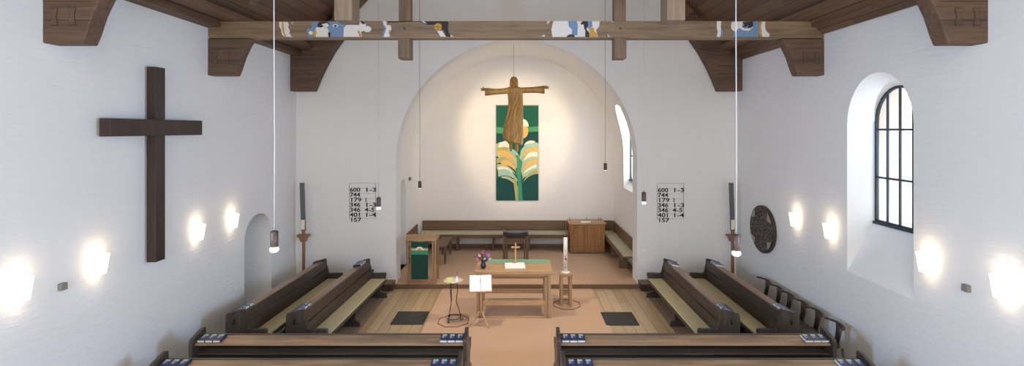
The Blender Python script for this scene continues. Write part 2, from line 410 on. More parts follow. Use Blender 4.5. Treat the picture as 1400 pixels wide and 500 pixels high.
# chancel: side walls and barrel vault in one shell, cut by door recess and window
CR, CS = 3.3, 3.3
Y0c, Y1c = 12.9, 16.2
def shell_profile(R, base):
    pts = [(-R, base)]
    n = 48
    for i in range(n+1):
        a = PI-PI*i/n
        pts.append((R*math.cos(a), CS+R*math.sin(a)))
    pts.append((R, base)); return pts
mb = MB()
pi_, po = shell_profile(CR, -0.05), shell_profile(CR+0.6, -0.05)
loop = pi_+po[::-1]
a = mb.fillholes([[(x, Y0c, z) for x, z in loop]])[0]; b2 = mb.fillholes([[(x, Y1c+0.3, z) for x, z in loop]])[0]; mb.bridge(a, b2)
shell = struct(mb.build('wall_chancel', 'plaster_smooth'))
def cutter(pts, x0, x1):
    c = MB(); c.prism(pts, 'X', x0, x1); o = c.build('cutter', 'plaster_smooth')
    md = shell.modifiers.new('cut', 'BOOLEAN'); md.operation = 'DIFFERENCE'; md.object = o; md.solver = 'EXACT'
    return o
cs = [cutter(arch_pts(13.42, 14.1, 0.1, 2.33, 0.33), -3.62, -2.4), cutter(arch_pts(13.3, 14.72, 2.30, 4.12, 0.71), 2.0, 4.4)]
bake(shell)
for c in cs: bpy.data.objects.remove(c)
window('window_4', 3.52, 1, 13.3, 14.72, 2.55, 4.12, 0.71, 4, (3.3, 4.1))
mb = MB(); mb.prism([(-CR, 2.25), (-CR, 2.3), (-CR, 2.3)], 'Y', 13.3, 13.31) if False else None
sl = MB(); sl.prism([(3.30, 2.30), (3.54, 2.54), (3.90, 2.54), (3.90, 2.30)], 'Y', 13.3, 14.72); struct(sl.build('trim_2', 'plaster_smooth'))
# back wall of the chancel
mb = MB(); n = 48
pts = [(-CR-0.3, -0.05), (CR+0.3, -0.05)]+[((CR+0.3)*math.cos(PI*i/n), CS+(CR+0.3)*math.sin(PI*i/n)) for i in range(n+1)]
mb.prism(pts, 'Y', Y1c, Y1c+0.28); struct(mb.build('wall_back', 'plaster_smooth'))

# ------------------------------------------------------------------ roof
RS = 1.05; RX, RZ = -5.46, 6.31      # slope, eaves
ridge = RZ+RS*(-0.1-RX)
for s_, nm in ((-1, 'ceiling_left'), (1, 'ceiling_right')):
    m = MB()
    ex = RX-0.42 if s_ < 0 else -0.2-RX+0.42-0.0
    ez = RZ-RS*0.42
    m.prism([(ex, ez), (-0.1, ridge), (-0.1, ridge+0.15), (ex, ez+0.15)], 'Y', -1.5, YW+0.1)
    struct(m.build(nm, 'ceiling_boards'))
def wallbeam(name, pts):
    m = MB(); m.prism(pts, 'Y', -1.5, YW); return struct(m.build(name, 'beam_wood_y', bevel=0.01))
for s_, nm in ((-1, 'left'), (1, 'right')):
    f = (lambda x: x) if s_ < 0 else (lambda x: (XR-XL)/1 + XL - (x-XL))
    wallbeam('trim_3' if s_ < 0 else 'trim_4', [(f(-5.76), 6.0), (f(-5.52), 6.0), (f(-5.52), 6.14), (f(-5.76), 6.14)])
    wallbeam('trim_5' if s_ < 0 else 'trim_6', [(f(-5.46), 6.12), (f(-5.22), 6.12), (f(-5.16), 6.24), (f(-5.30), 6.34), (f(-5.46), 6.34)])

def mirx(x): return (XL+XR)-x
def bracket_pts(low, f):
    P = [(-5.76, low), (-5.28, low), (-5.23, low+0.12), (-5.15, low+0.36), (-5.06, low+0.55), (-4.98, low+0.68), (-5.76, low+0.68)]
    return [(f(x), z) for x, z in P]
def make_truss(Y, label, low, tie=True, painted=False):
    t = thing('roof_truss', label, 'roof beam', (0, Y, 0), 0)
    if tie:
        m = MB(); m.box(XL+0.005, XR-0.005, 0, 0.22, 5.80, 6.12); tb = m.build('tie_beam', 'beam_wood', t, 0.012)
        m = MB()
        m.box(XL+0.3, XR-0.3, -0.012, -0.002, 5.80, 5.815); m.build('beam_moulding', 'beam_wood', tb)
    for f, sd in ((lambda x: x, -1), (mirx, 1)):
        m = MB(); m.prism(bracket_pts(low, f), 'Y', 0.0, 0.22)
        br = m.build('bracket', 'bracket_wood', t, 0.012)
        # butterfly keys let into the bracket and the cracks between its timbers
        for xc in (-5.62, -5.40):
            k = MB(); zc = low+0.32
            k.prism([(f(xc-0.045), zc-0.10), (f(xc+0.045), zc-0.10), (f(xc+0.022), zc), (f(xc+0.045), zc+0.10), (f(xc-0.045), zc+0.10), (f(xc-0.022), zc)], 'Y', -0.006, 0.004)
            kk = k.build('joint_key', 'bracket_wood', br)
            k = MB(); k.prism([(f(xc-0.053), zc-0.108), (f(xc+0.053), zc-0.108), (f(xc+0.030), zc), (f(xc+0.053), zc+0.108), (f(xc-0.053), zc+0.108), (f(xc-0.030), zc)], 'Y', -0.0025, 0.003)
            k.build('key_gap', 'paint_black', kk)
        for zc in (low+0.27, low+0.50):
            k = MB(); k.box(min(f(-5.75), f(-5.17)), max(f(-5.75), f(-5.17)), -0.002, 0.002, zc, zc+0.009)
            k.build('timber_joint', 'ink', br)
        # rafter under the boards
        m = MB()
        a = [(-5.0, RZ+RS*(RX*-1-5.0)-0.34), (-0.35, ridge-RS*0.25-0.34), (-0.35, ridge-RS*0.25), (-5.0, RZ+RS*(-5.0-RX))]
        m.prism([(f(x), z-0.01) for x, z in a], 'Y', 0.02, 0.20); m.build('rafter', 'beam_wood_y', t, 0.01)
    if tie:
        for xc in (-2.10, 1.92):
            m = MB(); m.box(xc-0.11, xc+0.11, -0.035, 0.24, 5.42, 5.80); m.box(xc-0.11, xc+0.11, 0.02, 0.20, 6.12, 9.02-0.1); m.build('post', 'post_wood', t, 0.008)
            m = MB(); m.tube([(xc, -0.012, 5.98), (xc, 0.01, 5.98)], 0.018); m.build('peg', 'ink', t)
    return t
make_truss(5.77, 'nearest roof truss, only its wall brackets and hanging post ends in view', 5.15)
tr2 = make_truss(8.85, 'full-width tie beam with medieval painted figures crossing above the chancel arch', 5.11)
# far truss against the gable: tall curved brackets running up into the rafters
t3 = thing('roof_truss', 'farthest roof truss against the gable wall, with tall curved dark brackets in the corners', 'roof beam', (0, 12.06, 0))
for f in (lambda x: x, mirx):
    P = [(-5.76, 5.08), (-5.20, 5.08), (-5.08, 5.38), (-4.92, 5.72), (-4.72, 6.08), (-4.50, 6.40), (-4.30, 6.90), (-4.50, 7.1), (-5.44, 6.32), (-5.5, 6.01), (-5.76, 6.01)]
    m = MB(); m.prism([(f(x), z) for x, z in P], 'Y', 0.0, 0.30); br = m.build('bracket', 'bracket_wood', t3, 0.01)
    for zc in (5.50, 5.72, 5.98):
        k = MB(); k.box(min(f(-5.75), f(-5.10)), max(f(-5.75), f(-5.10)), -0.002, 0.002, zc, zc+0.009)
        k.build('timber_joint', 'ink', br)
    a = [(-4.70, RZ+RS*(-4.70-RX)-0.52), (-0.35, ridge-RS*0.25-0.50), (-0.35, ridge-RS*0.25), (-4.70, RZ+RS*(-4.70-RX))]
    m = MB(); m.prism([(f(x), z-0.01) for x, z in a], 'Y', 0.02, 0.28); m.build('rafter', 'beam_wood_y', t3, 0.01)

# painted remains on the tie beam, drawn in its own front plane
def beampt(px, py): return ((px-707)*8.84/F, 4.1-(py-177)*8.84/F)
def paint(shapes, ox, oy, sc, eps=0):
    """one mesh: coloured patches on the beam face"""
    m = MB(); mats = ['paint_white', 'paint_blue', 'paint_black', 'paint_ochre']
    for k, (c, pts) in enumerate(shapes):
        m.mi = 'wbko'.index(c)
        d = -0.004-0.0012*k
        P = [beampt(ox+x/sc, oy+y/sc) for x, y in pts]
        P = [(x, min(6.115, max(5.822, z))) for x, z in P]
        f = m.poly([(x, d, z) for x, z in P])
    o = m.build('painting', mats, tr2.children[0])
    md = o.modifiers.new('solid', 'SOLIDIFY'); md.thickness = 0.0006
    return o
def blob(cx, cy, rx, ry, n=14, w=0.0, seed=0):
    r = random.Random(seed); return [(cx+rx*(1+w*r.uniform(-1, 1))*math.cos(2*PI*i/n), cy+ry*(1+w*r.uniform(-1, 1))*math.sin(2*PI*i/n)) for i in range(n)]
paint([('w', [(58,77),(118,77),(130,95),(122,112),(136,140),(132,160),(152,195),(100,195),(78,165),(72,130),(60,110)]),
       ('o', [(80,77),(88,77),(92,110),(96,150),(112,195),(104,195),(86,155),(80,120)]),
       ('w', [(148,80),(160,80),(150,95)])], 370, 15, 5.185)
paint([('b', [(300,80),(420,75),(505,75),(535,100),(510,130),(515,190),(420,192),(330,190),(262,185),(268,165),(252,140),(262,125),(290,120),(288,95)]),
       ('w', [(318,120),(345,105),(400,110),(410,140),(412,190),(320,192)]),
       ('w', [(504,72),(650,72),(675,90),(672,130),(640,150),(648,188),(515,188),(518,120),(536,100),(506,85)]),
       ('w', blob(684, 128, 30, 22, 16, 0.06, 2)),
       ('w', blob(285, 155, 15, 13, 12, 0.1, 3)),
       ('o', blob(312, 154, 15, 17)), ('o', [(308,165),(322,165),(320,193),(306,193)]),
       ('k', [(330,100),(345,78),(400,75),(420,95),(415,112),(395,120),(375,108),(360,118),(335,115)]),
       ('w', [(360,95),(400,85),(418,105),(395,118)]),
       ('k', [(408,152),(424,152),(424,192),(410,192)]),
       ('w', blob(460, 105, 20, 12)), ('k', blob(460, 107, 10, 8)),
       ('k', [(630,72),(655,72),(672,92),(655,95)]),
       ('o', [(616,138),(630,142),(645,188),(634,188)])], 370, 15, 5.185)
paint([('b', [(786,70),(815,70),(822,95),(812,120),(838,150),(850,188),(786,188),(795,150),(806,125),(795,100)]),
       ('w', [(795,72),(820,72),(822,100),(850,100),(856,130),(838,150),(845,180),(836,188),(800,188),(812,145),(820,120),(805,100)]),
       ('o', [(815,72),(824,72),(826,88),(818,88)]), ('o', blob(844, 142, 6, 9))], 370, 15, 5.185)
paint([('k', [(830,66),(1250,66),(1262,80),(1256,120),(1262,150),(1280,182),(1240,180),(1235,150),(1215,125),(1190,98),(1110,98),(1050,76),(905,80),(830,82)]),
       ('b', [(1060,68),(1095,68),(1108,92),(1085,86)]), ('w', [(1070,68),(1086,68),(1100,90)]),
       ('w', [(1180,140),(1215,140),(1230,165),(1245,182),(1205,182)]), ('w', [(1272,168),(1300,184),(1278,184)]),
       ('o', blob(1187, 112, 27, 26, 20)), ('k', [(1185,88),(1188,88),(1188,138),(1185,138)]), ('k', [(1161,112),(1213,112),(1213,115),(1161,115)])], 370, 15, 5.185)
paint([('w', [(70,55),(340,55),(335,90),(318,110),(325,130),(325,150),(65,150),(58,110)]),
       ('b', [(155,55),(205,55),(212,80),(210,140),(175,140),(180,110),(160,90)]),
       ('b', [(262,55),(295,52),(298,85),(280,110),(266,90)]),
       ('k', [(228,72),(240,52),(270,52),(272,85),(262,105),(278,125),(280,150),(255,150),(256,110),(240,100)]),
       ('w', [(222,80),(245,78),(250,100),(245,150),(228,150),(232,110)]),
       ('o', [(278,100),(305,95),(308,120),(325,130),(320,150),(280,150)]),
       ('k', [(148,145),(165,135),(190,138),(195,150),(150,150)])], 740, 15, 4.242)
for P_ in ([(38,55),(52,55),(38,75),(30,68)], [(0,148),(18,135),(22,148)], [(410,52),(422,55),(408,66)], [(384,130),(398,148),(390,150)]): paint([('w', P_)], 740, 15, 4.242)
paint([('w', [(1020,58),(1045,58),(1042,90),(1045,120),(1038,155),(1018,155),(1024,120),(1018,95)]), ('b', [(1044,112),(1056,112),(1052,152),(1040,154)])], 740, 15, 4.242)
paint([('b', [(1100,62),(1262,62),(1268,100),(1260,154),(1112,154),(1118,120)]),
       ('w', [(1108,62),(1170,60),(1165,90),(1180,102),(1210,100),(1220,80),(1228,95),(1205,115),(1170,112),(1150,98),(1140,105),(1125,120),(1104,105),(1100,85)]),
       ('k', [(1168,66),(1228,60),(1230,85),(1218,98),(1196,100),(1205,80),(1188,92),(1165,95),(1180,80)]),
       ('w', [(1282,60),(1300,62),(1298,90),(1305,115),(1325,135),(1322,155),(1270,155),(1278,120),(1274,95)]),
       ('o', [(1268,60),(1282,60),(1272,100),(1278,130),(1284,152),(1272,154),(1262,120),(1264,90)])], 740, 15, 4.242)

# ------------------------------------------------------------------ big cross on the left wall
t = thing('wall_cross', 'large dark wooden cross mounted on the left white wall', 'cross', (XL, 7.44, 0))
MB().box(0.04, 0.18, -0.10, 0.10, 2.05, 5.07).build('upright', 'cross_wood', t, 0.006)
MB().box(0.055, 0.205, -0.95, 0.95, 4.005, 4.255).build('crossbeam', 'cross_wood', t, 0.006)
for z in (2.5, 4.7): MB().box(0.0, 0.04, -0.03, 0.03, z, z+0.06).build('wall_fixing', 'black_iron', t)

# ------------------------------------------------------------------ carpets and mats
m = MB(); m.prism([(-0.76, 0.6), (0.60, 0.6), (0.60, 8.25), (1.92, 8.25), (1.92, 12.235), (-1.93, 12.235), (-1.93, 8.25), (-0.76, 8.25)], 'Z', 0.0, 0.008); cp = m.build('carpet_runner', 'carpet'); tag(cp, 'wide salmon carpet running up the aisle under the altar', 'carpet')
for x0, y0, lb in ((-2.67, 9.99, 'square dark ribbed mat on the floorboards left of the altar'), (1.865, 9.95, 'square dark ribbed mat on the floorboards right of the altar')):
    m = MB(); m.box(x0, x0+0.7, y0, y0+0.7, 0.0 if x0 < 0 else 0.0, 0.018)
    tag(m.build('floor_mat', 'mat_dark', bevel=0.004), lb, 'mat', 'dark square mats')
def ring(cx, cy, r, lb, nm='floor_inlay'):
    m = MB(); n = 8; z = 0.008
    A = [(cx+r*math.cos(2*PI*(i+.5)/n), cy+r*math.sin(2*PI*(i+.5)/n)) for i in range(n)]
    m.tube([(x, y, z+0.007) for x, y in A+A[:1]], 0.008, 6)
    tag(m.build(nm, 'ring_red'), lb, 'carpet edging')
ring(-1.36, 10.16, 0.34, 'thin red octagonal outline on the carpet round the iron side table')
ring(1.16, 11.12, 0.33, 'thin red octagonal outline on the carpet round the candle stand')

# ------------------------------------------------------------------ pews
def make_pew(L, label, cat='pew', group='dark wooden pews', loc=(0,0,0), rotz=0, cushion=True, mids=(0.33, 0.67), row=False):
    t = thing('pew', label, cat, loc, rotz, group)
    e = 0.0 if row else 0.055
    prof = [(-0.29, 0.0), (-0.29, 0.84), (-0.27, 0.87), (0.0, 0.95), (0.035, 0.94), (0.045, 0.82), (0.10, 0.62), (0.13, 0.60), (0.43, 0.61), (0.45, 0.58), (0.43, 0.46), (0.36, 0.42), (0.30, 0.16), (0.44, 0.12), (0.47, 0.0)]
    if row: prof = prof[:-4]+[(0.28, 0.42), (0.24, 0.17), (0.48, 0.15), (0.50, 0.0)]
    for y0 in (0, L-0.055):
        m = MB(); m.prism(prof, 'Y', y0, y0+0.055); m.build('end_panel', 'pew_end_wood', t, 0.003)
    a, b = 0.057, L-0.057
    br = MB()
    br.prism([(0.018, 0.70), (0.048, 0.70), (0.032, 0.838+e), (0.002, 0.838+e)], 'Y', a, b)
    br.prism([(0.052, 0.46), (0.082, 0.46), (0.050, 0.675), (0.020, 0.675)], 'Y', a, b)
    br.prism([(0.0, 0.55), (0.018, 0.55), (0.0, 0.83), (-0.018, 0.83)], 'Y', a, b) if False else None
    br.build('backrest', 'pew_wood', t, 0.003)
    MB().prism([(-0.235, 0.755+e), (-0.235, 0.787+e), (0.0, 0.826+e), (0.0, 0.796+e)], 'Y', a, b).build('book_rest', 'pew_rest_lit_wood', t, 0.003)
    MB().box(-0.225, 0.015, a, b, 0.61, 0.635).build('shelf', 'pew_wood', t, 0.003)
    MB().box(-0.06, -0.03, a, b, 0.08, 0.62).build('back_panel', 'pew_wood', t, 0.003)
    MB().box(0.06, 0.455, a, b, 0.41, 0.445).build('seat', 'pew_wood', t, 0.004)
    if not row:
        y = -0.001 if abs(rotz) < 1 else L+0.001; d = -1 if y < 0 else 1
        k = MB(); k.tube([(-0.13, y, 0.76), (-0.13, y+d*0.035, 0.76), (-0.13, y+d*0.035, 0.70)], 0.012, 8); k.build('hook', 'black_iron', t)
    if cushion:
        MB().box(0.085, 0.43, a+0.01, b-0.01, 0.446, 0.478).build('cushion', 'cushion_straw', t, 0.012)
    for mm in mids:
        y = L*mm
        m = MB(); m.prism([(0.10, 0.0), (0.44, 0.0), (0.42, 0.10), (0.34, 0.14), (0.36, 0.41), (0.10, 0.41)], 'Y', y-0.03, y+0.03); m.build('leg', 'pew_end_wood', t, 0.005)
    return t
PEWS = {}
PL = 3.32
angL = -math.atan2(0.13, 3.28)
PEWS['LI'] = make_pew(PL, 'inner left side pew with straw cushion, facing the altar, beside the bare floorboards', loc=(-3.77, 8.33, 0), rotz=angL, mids=(0.48,))
PEWS['LO'] = make_pew(PL, 'outer left side pew with straw cushion, nearest the arched wall niche', loc=(-4.83, 8.33, 0), rotz=angL, mids=(0.48,))
PEWS['RI'] = make_pew(PL, 'inner right side pew with straw cushion, facing the altar, beside the bare floorboards', loc=(3.62, 8.33+PL, 0), rotz=PI, mids=(0.52,))
PEWS['RO'] = make_pew(PL, 'outer right side pew with straw cushion, nearest the row of wall chairs', loc=(4.66, 8.33+PL, 0), rotz=PI, mids=(0.52,))
# rows facing the altar: local x -> +Y, local y -> -X
PEWS['L1'] = make_pew(4.27, 'left front row pew across the nave, its back to the viewer', loc=(-0.775, 7.59, 0), rotz=PI/2, row=True)
PEWS['L2'] = make_pew(4.27, 'left second row pew cut by the bottom edge of the photo', loc=(-0.775, 6.77, 0), rotz=PI/2, row=True)
PEWS['R1'] = make_pew(4.29, 'right front row pew across the nave, its back to the viewer', loc=(4.91, 7.59, 0), rotz=PI/2, row=True)
PEWS['R2'] = make_pew(4.29, 'right second row pew cut by the bottom edge of the photo', loc=(4.91, 6.77, 0), rotz=PI/2, row=True)

# ------------------------------------------------------------------ hymn books, lying on the sloped rests
def make_book():
    t = thing('hymn_book', 'x', 'book')
    w, h, d = 0.118, 0.180, 0.044
    MB().box(0.006, h-0.006, 0.004, w-0.004, 0.003, d-0.003).build('pages', 'page_edge', t)
    c = MB(); c.box(0, h, 0, w, 0, 0.003); c.box(0, h, 0, w, d-0.003, d); c.box(0, h, 0, 0.004, 0.003, d-0.003)
    c.build('cover', 'book_navy', t)
    e = MB()
    def sq(a0, a1, b0, b1, i):
        e.mi = i; e.box(a0, a1, b0, b1, d, d+0.0008)
    # x from the near edge (foot of the book) to the far edge (head); y runs to the left
    sq(0.122, 0.158, 0.060, 0.092, 0); sq(0.122, 0.158, 0.024, 0.056, 1)
    sq(0.068, 0.118, 0.060, 0.092, 2); sq(0.068, 0.118, 0.024, 0.056, 3); sq(0.042, 0.050, 0.034, 0.050, 3)
    e.build('cover_squares', ['mark_yellow', 'mark_cyan', 'mark_violet', 'mark_grey'], t)
    r = MB(); r.prism([(-0.012, -0.012), (-0.010, 0.006), (0.006, 0.010), (0.006, 0.012), (-0.012, 0.008)], 'Y', 0.05, 0.055)
    r.build('ribbon', 'cushion_straw', t)
    return t
book0 = make_book(); first_book = [True]
TILT = -math.atan2(0.039, 0.235)
names3 = ('leftmost', 'middle', 'rightmost')
def put_books(pew, ys, where, grp, order=None):
    """ys: local y of each book's right edge on the pew's rest"""
    p = PEWS[pew]; rz = p.rotation_euler.z; px, py, _ = p.location
    for k, y in enumerate(ys):
        o = book0 if first_book[0] else copy_tree(book0)
        first_book[0] = False
        lx, lz = -0.215, 0.7903+0.0025+(0.055 if len(order or ()) else 0)
        o.location = (px+lx*math.cos(rz)-y*math.sin(rz), py+lx*math.sin(rz)+y*math.cos(rz), lz)
        o.rotation_euler = (0, TILT, rz+random.uniform(-0.02, 0.02))
        nm = (order or names3)[k]
        o['label'] = f'{nm} of three hymn books {where}'; o['group'] = grp; o['category'] = 'book'
p3 = 0.122
def run(y): return [y+2*p3, y+p3, y]      # left to right on the picture for rows seen from behind
put_books('L1', run(3.83), 'at the wall end of the left front pew', 'hymn books on the front row')
put_books('L1', run(0.065), 'at the aisle end of the left front pew', 'hymn books on the front row')
put_books('R1', run(3.85), 'at the aisle end of the right front pew', 'hymn books on the front row')
put_books('R1', run(0.065), 'at the wall end of the right front pew', 'hymn books on the front row')
put_books('L2', run(3.83), 'at the wall end of the left second pew', 'hymn books on the second row')
put_books('L2', run(0.065), 'at the aisle end of the left second pew', 'hymn books on the second row')
put_books('R2', run(3.85), 'at the aisle end of the right second pew', 'hymn books on the second row')
put_books('R2', run(0.065), 'at the wall end of the right second pew', 'hymn books on the second row')
nf = ('nearest', 'middle', 'farthest')
G = 'hymn books on the side pews'
put_books('LI', [0.065, 0.187, 0.309], 'on the near end of the inner left side pew', G, nf)
put_books('LO', [0.065, 0.187, 0.309], 'on the near end of the outer left side pew', G, nf)
put_books('RI', [PL-0.18, PL-0.302, PL-0.424], 'on the near end of the inner right side pew', G, nf)
put_books('RO', [PL-0.18, PL-0.302, PL-0.424], 'on the near end of the outer right side pew', G, nf)
put_books('LI', [PL-0.43, PL-0.305, PL-0.18], 'on the far end of the inner left side pew', G, nf)
put_books('RI', [0.32, 0.195, 0.07], 'on the far end of the inner right side pew', G, nf)
put_books('RO', [0.32, 0.195, 0.07], 'on the far end of the outer right side pew', G, nf)

# ------------------------------------------------------------------ altar
AX, AY = -0.075, 10.72
t = thing('altar_table', 'oak altar table with panelled slab top and paired plank legs, centre of the carpet', 'altar', (AX, AY, 0.009))
m = MB(); m.box(-0.84, 0.84, -0.46, 0.46, 0.965, 1.04); m.build('tabletop', 'oak_x', t, 0.008)
MB().box(-0.76, 0.76, -0.38, 0.38, 0.90, 0.964).build('apron', 'oak_x', t, 0.003)
for sx in (-1, 1):
    for sy in (-1, 1):
        m = MB()
        m.box(sx*0.775-0.03, sx*0.775+0.03, sy*0.36-0.055, sy*0.36+0.055, 0.0, 0.963)
        m.box(sx*0.70-0.022, sx*0.70+0.022, sy*0.36-0.045, sy*0.36+0.045, 0.0, 0.89)
        m.build('leg', 'oak', t, 0.004)
MB().box(-0.676, 0.676, -0.40, -0.355, 0.28, 0.37).build('stretcher', 'oak_x', t, 0.004)
MB().box(-0.676, 0.676, 0.355, 0.40, 0.28, 0.37).build('stretcher', 'oak_x', t, 0.004)
MB().box(-0.676, 0.676, 0.355, 0.40, 0.62, 0.70).build('stretcher', 'oak_x', t, 0.004)
MB().box(-0.676, 0.676, -0.40, -0.37, 0.0, 0.03).build('base_rail', 'oak_x', t, 0.003)
TZ = 1.0492
m = MB(); m.box(-0.60, 0.80, 0.15, 0.455, 0, 0.004)
tag(m.build('altar_cloth', 'runner_green', loc=(AX, AY, TZ)), 'narrow sage green cloth along the back of the altar top', 'cloth')
# open bible
def open_book(t, w, h, th, page='page', cover='page_edge'):
    MB().box(-w/2-0.008, w/2+0.008, -h/2-0.006, h/2+0.006, 0, 0.006).build('cover', cover, t)
    for sd in (-1, 1):
        n = 9; top = []
        for i in range(n+1):
            u = i/n; z = th*(0.35+0.65*math.sin(min(1, u*1.9)*PI/2)) * (1-0.25*u)
            top.append((sd*(0.001+u*w/2), 0.007+z))
        pts = [(sd*0.001, 0.0065)]+top+[(sd*w/2, 0.0065)]
        m = MB(); m.prism(pts, 'Y', -h/2, h/2); m.build('pages', page, t)
t = thing('open_bible', 'open white-paged bible lying on the altar top', 'book', (-0.05, 10.62, TZ), 0.06)
open_book(t, 0.44, 0.34, 0.035)
t = thing('altar_cross', 'small standing wooden cross on the altar behind the bible', 'cross', (-0.035, 10.96, TZ+0.004))
MB().box(-0.07, 0.07, -0.045, 0.045, 0, 0.018).build('foot', 'oak_x', t, 0.003)
MB().box(-0.018, 0.018, -0.013, 0.013, 0.018, 0.44).build('upright', 'pale_wood', t, 0.002)
MB().box(-0.10, 0.10, -0.016, -0.0135, 0.32, 0.356).box(-0.10, -0.0185, -0.0135, 0.012, 0.32, 0.356).box(0.0185, 0.10, -0.0135, 0.012, 0.32, 0.356).build('crossbeam', 'pale_wood', t, 0.002)
# vase and flowers
VX, VY = -0.745, 10.46
t = thing('vase', 'small dark blue glazed vase on the left of the altar', 'vase', (VX, VY, TZ))
MB().lathe([(0.032, 0), (0.05, 0.015), (0.062, 0.06), (0.055, 0.10), (0.035, 0.128), (0.045, 0.15), (0.040, 0.15), (0.030, 0.128), (0.048, 0.09), (0.03, 0.02)]).build('body', 'vase_dark', t)
t = thing('flower_bouquet', 'mixed bouquet of pink, white and violet flowers standing in the dark vase', 'flowers', (VX, VY, TZ+0.13))
fl = MB()
r = random.Random(3)
heads = [(-0.13,0.10,'petal_pink'),(-0.075,0.16,'petal_white'),(0.0,0.21,'petal_coral'),(0.03,0.23,'petal_plum'),(0.12,0.17,'petal_pink'),(-0.04,0.12,'petal_coral'),(0.03,0.10,'petal_white'),(0.09,0.12,'petal_violet'),(-0.01,0.03,'petal_violet'),(0.06,0.18,'petal_pink'),(-0.10,0.05,'petal_pink'),(0.13,0.08,'petal_white'),(-0.03,0.19,'petal_plum'),(0.07,0.05,'petal_violet'),(0.0,0.15,'petal_white'),(-0.14,0.16,'petal_plum'),(0.10,0.22,'petal_violet'),(-0.06,0.08,'petal_coral')]
for k, (x, z, c) in enumerate(heads):
    y = -0.06-0.5*max(0, 0.10-abs(z-0.12))+0.4*abs(x)*(1 if k % 2 else -0.3)+0.05
    if k % 3 == 2: y = abs(y)+0.05
    fl.tube([(x*0.05, y*0.05, -0.09), (x*0.25, y*0.25, 0.0), (x*0.8, y*0.8, z*0.75), (x, y, z)], 0.003, 5)
    m = MB(); R = 0.034 + 0.008*(k % 3)
    for q, (rr, tilt, nn) in enumerate(((1.0, 0.25, 8), (0.7, 0.7, 6), (0.4, 1.1, 5))):
        for i in range(nn):
            a = 2*PI*i/nn+q*0.4
            ca, sa = math.cos(a), math.sin(a)
            e = Vector((ca*rr*R, -math.sin(tilt)*R*rr-0.004, sa*rr*R)); s1 = Vector((-sa, 0, ca))*R*0.33*rr
            c0 = Vector((0, 0, 0)); mid = e*0.6
            m.poly([c0, mid-s1, e, mid+s1])
    f = m.build('flower', c, t, loc=(x, y, z), recalc=False)
    mc = MB().ball((0, -0.012, 0), 0.007, sub=1).build('stamen', 'stamen', f)
fl.build('stems', 'leaf_green', t)
lf = MB()
for k in range(90):
    a = r.uniform(0, 2*PI); el = r.uniform(-0.2, 1.2); R = r.uniform(0.08, 0.19)
    c = Vector((math.cos(a)*math.cos(el)*R, math.sin(a)*math.cos(el)*R*0.8, 0.05+math.sin(el)*R*0.9))
    d = Vector((math.cos(a), math.sin(a)*0.8, r.uniform(-0.3, 0.6))).normalized()*0.045
    s1 = d.cross(Vector((0,0,1))).normalized()*0.014
    lf.poly([c-d, c+s1+Vector((0,0,.006)), c+d, c-s1+Vector((0,0,.006))])
for sx in (-1, 1):
    lf.poly([(sx*0.10, 0, 0.11), (sx*0.16, 0.004, 0.128), (sx*0.22, 0, 0.125), (sx*0.16, -0.004, 0.112)])
lf.build('leaves', 'leaf_green', t, recalc=False)

# ------------------------------------------------------------------ music-stand style reading desk with open book
LX, LY = -0.76, 9.98
t = thing('reading_stand', 'pale wooden tripod reading stand in front of the altar', 'stand', (LX, LY, 0.009))
MB().tube([(0, 0, 0.24), (0, 0, 0.76)], [0.028, 0.018], 12).build('pole', 'pale_wood', t)
for ang in (math.radians(205), math.radians(318), math.radians(72)):
    c, s_ = math.cos(ang), math.sin(ang)
    pts = [(0.0, 0.30), (0.05, 0.27), (0.10, 0.17), (0.17, 0.07), (0.27, 0.018)]
    MB().tube([(c*u, s_*u, z) for u, z in pts], [0.018, 0.019, 0.018, 0.016, 0.014], 8).build('leg', 'pale_wood', t)
DT = math.radians(52)
def desk_pt(u, v, w):   # u across, v up the slope, w out of the face (towards viewer)
    rz = 0.10; y = v*math.cos(DT)-w*math.sin(DT); z = v*math.sin(DT)+w*math.cos(DT)
    return (u*math.cos(rz)-y*math.sin(rz), u*math.sin(rz)+y*math.cos(rz)-0.09, 0.715+z)
def deskbox(m, u0, u1, v0, v1, w0, w1):
    P = [desk_pt(*p) for p in [(u0,v0,w0),(u1,v0,w0),(u1,v1,w0),(u0,v1,w0),(u0,v0,w1),(u1,v0,w1),(u1,v1,w1),(u0,v1,w1)]]
    v = [m.bm.verts.new(p) for p in P]
    for q in [(0,3,2,1),(4,5,6,7),(0,1,5,4),(1,2,6,5),(2,3,7,6),(3,0,4,7)]: m.bm.faces.new([v[i] for i in q]).material_index = m.mi
m = MB(); deskbox(m, -0.24, 0.24, 0.0, 0.36, 0.0, 0.018); deskbox(m, -0.24, 0.24, -0.02, 0.0, 0.0, 0.055); m.build('desk', 'pale_wood', t, 0.003)
t = thing('service_book', 'large open white book on the tripod reading stand', 'book', (LX, LY, 0.009))
m = MB(); deskbox(m, -0.225, -0.004, 0.004, 0.345, 0.020, 0.042); m.build('left_pages', 'page', t, 0.004)
m = MB(); deskbox(m, 0.004, 0.225, 0.004, 0.345, 0.020, 0.042); m.build('right_pages', 'page', t, 0.004)
m = MB(); deskbox(m, -0.006, 0.006, 0.18, 0.26, 0.0421, 0.0435); m.build('bookmark', 'slate_blue', t)

